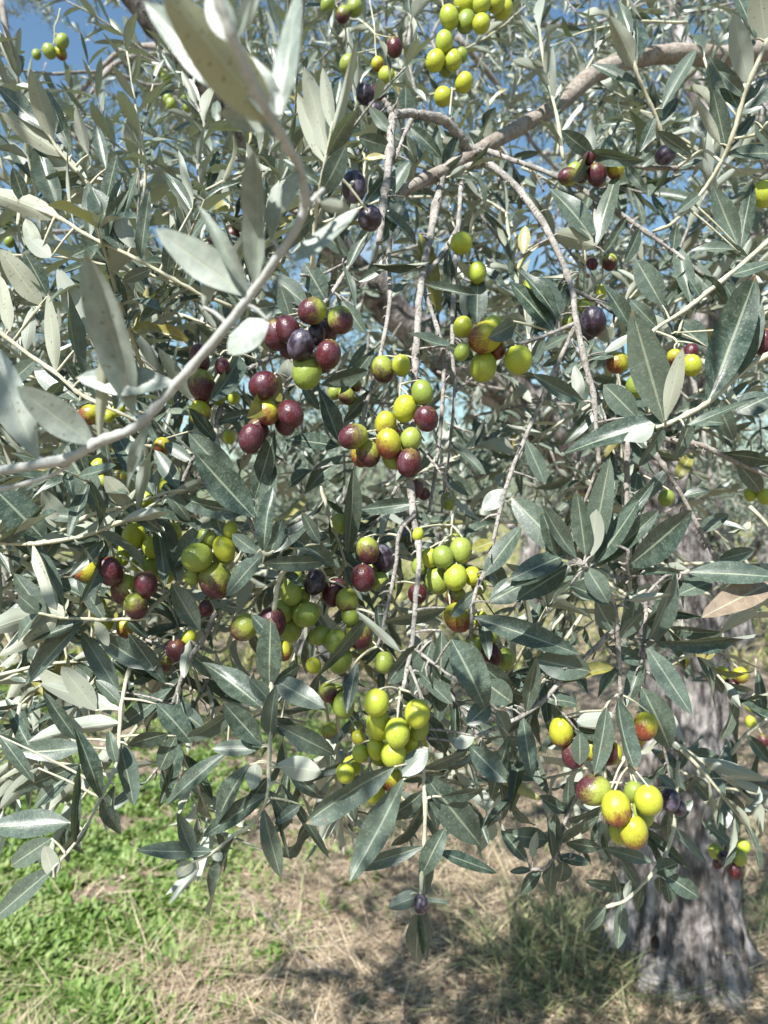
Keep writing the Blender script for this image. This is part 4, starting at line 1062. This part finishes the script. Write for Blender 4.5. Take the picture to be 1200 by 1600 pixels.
def bunch(label, d, spec, attach=None, name='olive_bunch', sub=True):
    """spec: 'cx,cy,r,type[,aspect[,angle]] ...' front olives first."""
    rr_ = random.Random(len(label) * 13 + int(d * 1000))
    it = []
    for t in spec.split():
        f = t.split(',')
        cx, cy, r = float(f[0]), float(f[1]), float(f[2]) * 1.01; k_ = f[3]
        asp = float(f[4]) if len(f) > 4 else rr_.uniform(1.08, 1.28); an = float(f[5]) if len(f) > 5 else rr_.uniform(-25, 25)
        it.append([cx, cy, r, k_, asp, an, d])
    if len(it) >= 4 and d < .7:
        x0, x1 = min(q[0] for q in it), max(q[0] for q in it); y0, y1 = min(q[1] for q in it), max(q[1] for q in it); mr = sum(q[2] for q in it) / len(it)
        for _ in range(2 + len(it) // 4):
            it.append([rr_.uniform(x0, x1), rr_.uniform(y0, y1), mr * rr_.uniform(.8, 1), rr_.choice([q[3] for q in it] + ['e']), rr_.uniform(1.05, 1.2), rr_.uniform(-25, 25), d + .012])
    # push later ones back until nothing overlaps
    for i in range(len(it)):
        for _ in range(40):
            pi = at(it[i][0], it[i][1], it[i][6]); ok = True
            for j in range(i):
                pj = at(it[j][0], it[j][1], it[j][6])
                if (pi - pj).length < (it[i][2] + it[j][2]) / FPX * d * 1.0: ok = False
            if ok: break
            it[i][6] += .0022
    ax_ = sum(q[0] for q in it) / len(it); top = min(q[1] - q[2] for q in it)
    dm = sum(q[6] for q in it) / len(it)
    if attach is None:
        c = at(ax_, top, dm)
        best = min(STEMS, key=lambda s: (s[2] - c).length + (0.06 if s[1] > top + 25 else 0))
        hook = best[2]
        if (hook - c).length > .09: hook = c + Vector((rr_.uniform(-.008, .008), .012, .05))
    else:
        hook = at(*attach)
    root = tag(empty(name, hook), label, 'olive bunch' if len(it) > 1 else 'olive', OGROUP)
    hub = hook.lerp(at(ax_, top, dm + .004), .7)
    acc = Acc()
    def tb(pts, r):
        C = catmull([tuple(p) for p in pts], 4); V_, Q_, T_ = tube_arrays(C, np.linspace(r, r * .8, len(C)), 5, .05); acc.add(V_, Q_, T_)
    cy_ = sum(q[1] for q in it) / len(it)
    core = at(ax_ + rr_.uniform(-6, 6), cy_, dm + .004)
    rach = [hook, hook.lerp(hub, .5) + Vector((0, .003, .002)), hub, hub.lerp(core, .55) + Vector((rr_.uniform(-.003, .003), .003, 0)), core]
    if len(it) > 1: tb(rach, .00115)
    RC = [Vector(c) for c in catmull([tuple(p) for p in rach], 6)]
    for (cx, cy, r, k_, asp, an, dd) in it:
        p = at(cx, cy, dd); rw = r / FPX * dd
        ax = Vector((math.sin(R(an)), rr_.uniform(-.35, .35), math.cos(R(an)))).normalized()
        if len(it) > 1:
            s0 = min(RC, key=lambda c: (c - (p + Vector((0, .004, rw * 1.9)))).length)
        else: s0 = hook
        if (s0 - p).dot(ax) < 0 and asp > 1.02 and k_ not in 'btp': ax = -ax
        tipv = p + ax * rw * asp * .96
        if (tipv - s0).length < .12: tb([s0, (s0 + tipv) / 2 + Vector((0, .002, .001)), tipv], .0009)
        m = frame(ax.orthogonal() if abs(ax.z) < .999 else Vector((1, 0, 0)), ax)
        x_ = m.col[0]
        # red or purple side turned somewhere random about the axis, mostly outward
        rot = Matrix.Rotation(rr_.uniform(0, 6.28), 3, 'Z')
        M = Matrix.Translation(p) @ (m @ rot).to_4x4() @ Matrix.Diagonal((rw, rw, rw * asp, 1))
        link('olive', OL[k_], root, M)
    if len(it) >= 4 and d < .72 and rr_.random() < .8:
        for _ in range(rr_.choice((1, 1, 2))):
            q = rr_.choice(it); b_ = hook.lerp(hub, rr_.uniform(.3, 1)); t_ = at(q[0] + rr_.uniform(-30, 30), q[1] + rr_.uniform(-10, 45), d - rr_.uniform(.024, .036))
            if .025 < (t_ - b_).length < .09: put_leaf(root, b_, t_, (t_ - b_).length * rr_.uniform(.22, .3), aim_up(b_, t_, rr_.choice('tkk')), None, rr_.choice((0, 1, 3, 4)))
    link('stalk', acc.mesh('stalk', [M_YOUNG]), root)
    return root
BUNCHES = [
 ('small pinkish-green olives cut by the top edge left of centre', .85, '536,23,11,t 512,7,11,e 554,12,13,e'),
 ('mixed bunch of four at the top with one purple olive on its own stalk', .80, '616,74,13,p 604,119,13,g 544,101,14,e 590,100,10,b'),
 ('three dark olives hanging above the hooked twig', .82, '570,147,14,k 592,142,12,p 585,173,12,k 600,208,8,t'),
 ('crowded yellow-green bunch touching the top edge', .78, '702,27,15,g 752,37,14,g 728,34,15,e 725,6,16,g 753,5,14,g 745,20,12,e'),
 ('two yellow-green olives at the top right of the crowded bunch', .79, '775,3,14,g 786,14,15,g'),
 ('yellow-green olives on a bare stalk under the crowded top bunch', .78, '680,95,15,g 694,66,14,g 708,94,14,g 695,106,11,e 721,86,10,e'),
 ('pair of yellow-green olives hanging lowest of the top olives', .79, '692,151,14,g 725,129,14,g'),
 ('two large black olives tucked behind the dark-leaved sprig', .43, '578,341,19,k,1.05 553,292,20,k,1.3,0'),
 ('dim purple olives behind the blurred shoot', .90, '363,368,12,p 335,378,10,p 380,380,12,k 350,383,9,b'),
 ('single bright yellow-green olive beneath the dark twig of the bough', .66, '721,380,17.5,g,1.0'),
 ('single yellow-green olive above the small grey-blue leaf', .66, '746,426,14.5,g'),
 ('wine-red and yellow olives under the little dark-leaved twig', .67, '932,273,15,p 962,263,14,b 888,276,14,t,1.2,80 920,248,9,p'),
 ('lone blue-black olive between the bough and the upper right sprig', .68, '1040,242,15,k,1.15,60'),
 ('bright green olive at the right edge below the khaki leaves', .66, '1193,303,17,g'),
 ('large mixed bunch of purple, ink-blue and green olives left of centre', .545, '470,539,21,k 488,486,21,t,1.1,60 513,554,20,p 532,500,20,t 450,515,19,p 480,582,23,e,1.2,10 433,522,22,p 495,522,14,k'),
 ('loose bunch just below the large mixed bunch, deep red with one yellow', .545, '454,647,20,p,1.15,-30 412,602,22,p,1.1,60 417,644,18,b 392,685,19,p'),
 ('small shaded olives behind the dark leaf right of the mixed bunch', .70, '541,618,13,t 523,613,11,e 557,635,13,e 555,600,10,t'),
 ('half-purple and bright green olive side by side above the middle bunch', .60, '627,571,15,g 598,577,18,t'),
 ('middle bunch of red and yellow olives on branching pale stalks', .565, '607,693,20,b 639,723,20,p,1.15,10 552,682,20,t,1.2,70 575,708,19,t 666,654,19,p,1.1,-20 633,638,19,g 602,663,17,b 642,686,17,e 660,613,17,e 613,715,16,e'),
 ('two small wine-red olives at the foot of the middle bunch', .60, '649,763,13,p 663,772,9,p'),
 ('single pale green olive at the end of the bare twigs', .64, '701,783,13,e'),
 ('big yellow olives with red shoulders right of centre', .56, '758,527,25,b,1.1,60 755,573,21,g 722,550,12,e 770,510,15,g 790,515,13,e'),
 ('single large bright yellow-green olive beside the red-shouldered ones', .565, '810,562,22,g,1.05'),
 ('dark purple olive with green ones beside the fork of the pale twig', .62, '927,502,20,k 913,480,11,e 920,517,13,k 830,450,14,g'),
 ('small pink olives near the sky gap right of the pale twig', .75, '953,410,12,t 925,412,9,p 940,455,9,g'),
 ('green and red olives behind the broad grey leaf at right', .60, '995,603,17,e 965,567,17,b,1.1,70 1013,610,11,k'),
 ('bright green olive with a dim red one behind the narrow grey leaf', .60, '1081,571,15.5,g 1054,558,12,b 1080,550,12,p'),
 ('dark purple olive cut by the right edge', .57, '1194,535,18,p'),
 ('small yellow-green olive showing under the two broad leaves at right', .60, '1133,593,11,g'),
 ('single green olive below the dark crooked twig', .68, '1041,778,12.5,e'),
 ('small yellow-green olives at the right edge below the crooked twig', .90, '1183,758,10,g 1173,772,10,g 1195,776,11,g'),
 ('pink, red and brown olives bunched at the left', .56, '171,892,20,p 137,893,17,b,1.15,80 228,913,18,p 195,920,21,t 212,947,18,t'),
 ('three yellow-green olives beneath the pink and red ones at left', .58, '152,948,14,g 160,975,15,g,1.15,80 195,982,13,b'),
 ('yellow-green bunch on the grey twig above the pink and red olives', .60, '240,855,17,g 268,833,16,g 210,838,19,g 234,886,16,e 215,882,11,g 190,873,12,g 261,900,11,g'),
 ('large green olives, one brown-purple below, left of the grey whorl', .56, '308,871,23,e,1.05,80 337,907,26,t,1.15,-20 350,857,17,g 301,900,13,e 360,828,11,g'),
 ('small dark red olive under the large brown-green one', .60, '323,950,12.5,p'),
 ('dark-shouldered green olives left of the upright grey leaf', .56, '382,980,21,t,1.1,50 425,973,22,p 443,1017,13,b'),
 ('dark reddish berry with pale ones behind the slanting dark leaf', .58, '277,1018,17,p 258,1035,12,t 295,997,12,g'),
 ('blurred pinkish olives near the green weeds at left', .76, '143,1050,17,t,1.2 142,1073,10,t'),
 ('shaded plain green bunch below the grey whorl', .575, '455,927,17.5,e 478,960,20,e,1.1,70 442,955,18,e 457,903,16,e 455,985,17,e 472,932,13,e'),
 ('three dark half-ripe olives right of the plain green bunch', .58, '492,910,17,k 542,938,18,t 522,925,19,p'),
 ('glossy purple olives hanging in the middle beside the dark upright leaf', .57, '575,860,18,t 568,903,20,p 597,872,19,k 592,908,14,e'),
 ('dark and green olives in the shaded centre below the purple ones', .58, '525,1002,17,e,1.15,10 560,992,20,t 532,1032,18,e 500,993,15,e,1.2,60 490,1040,12,g 600,1035,15,e 547,962,14,e'),
 ('single dull red olive behind the long hanging twig', .56, '652,928,15,p'),
 ('big yellow-green bunch right of the long hanging twig', .55, '712,902,19,g,1.12,5 684,907,20,e 715,965,21,b,1.15,-30 692,870,17,e 720,860,18,e 672,872,14,g 738,900,14,g 712,933,16,t 653,835,9,g 748,915,12,e'),
 ('red olive and green ones at the foot of the big yellow-green bunch', .56, '768,1023,16,p 790,1030,15,e 764,991,16,e 740,1005,13,e 750,967,12,g'),
 ('brightest yellow-green bunch at the tip of the long hanging twig', .48, '621,1145,20,g 652,1115,20,g,1.15,5 588,1098,20,g,1.1,15 592,1133,20,g 615,1178,20,g,1.1,5 588,1170,14,g 655,1138,16,e'),
 ('yellow olives half hidden behind the long dark leaf', .50, '540,1208,15,g 563,1177,13,g 550,1197,15,g 585,1238,17,g 612,1218,16,b'),
 ('shaded green and brown olives left of the brightest bunch', .56, '537,1102,17,e 513,1082,14,t 560,1153,10,b 548,1067,13,k'),
 ('half green, half red olives hung under the right rosette', .54, '877,1143,19,b,1.3,0 945,1175,19,p 922,1170,16,b 897,1178,19,t 1008,1135,19,b,1.2,20'),
 ('large yellow and red-brown olives before the grey trunk', .50, '963,1263,23,b,1.2,0 1013,1250,22,g,1.05 928,1235,23,t,1.2,80 990,1300,22,b 990,1237,15,e'),
 ('blackish olive behind the yellow one before the trunk', .60, '1047,1250,15,k 1060,1262,12,k'),
 ('small far bunch of green and black olives right of the trunk', .90, '1133,1342,11,k 1118,1330,11,e 1155,1340,11,e 1162,1322,10,g 1122,1348,8,t 1148,1360,12,p'),
 ('small yellow bunch beside the trunk at right', .95, '1115,1055,10,g 1128,1052,10,g 1157,1055,12,b 1147,1070,8,p 1135,1068,8,p'),
 ('tiny yellow olives at the right edge beside the trunk', .95, '1173,1102,9,g 1196,1115,10,g 1173,1128,8,g 1193,1157,8,p'),
 ('lone reddish olive in front of the trunk high up', .95, '1067,1032,10,b'),
 ('single dark berry at the lowest hanging tip', .465, '657,1413,12,k'),
 ('far green olives against the sky at upper left', 1.15, '97,65,10,e 77,80,10,e 95,83,9,b 57,85,7,e'),
 ('two far green olives beneath the brown limb at upper left', 1.4, '260,120,8,e 248,110,7,e'),
 ('far green olives hanging below the limb against sky specks', 1.4, '267,163,8,e 287,152,7,e 293,168,7,e 262,155,7,e'),
 ('far green olives at the left edge below the sky', 1.0, '8,347,9,g 15,378,8,e'),
 ('tiny far olives at upper left beside the white cloud', 1.2, '40,218,7,g 43,230,7,e'),
 ('blurred blushed olives behind the blurred shoot at left', .62, '140,648,16,b,1.2,70 185,640,10,g 170,650,10,g'),
 ('yellow-green olives under the blurred stem at left', .64, '153,730,12,g 160,752,10,g 230,780,12,g 255,757,13,g 197,745,9,b'),
 ('purple-topped half-ripe olives beside the blurred stem', .60, '315,602,21,t 312,645,17,b 310,555,14,p 348,573,12,p'),
 ('small green olives behind the half-ripe ones', .66, '365,622,9,g 358,683,9,g 253,697,13,b'),
 ('pale green olive with pink end over the dark upright leaf', .62, '532,818,13,e,1.25'),
 ('tiny dark olives hanging far off over the green weeds', 1.9, '47,1083,5,k 37,1075,5,k 25,1118,5,k 33,1118,5,p'),
]
for (lab, d, spec) in BUNCHES: bunch(lab, d, spec, name='olive_bunch' if len(spec.split()) > 1 else 'olive_fruit')
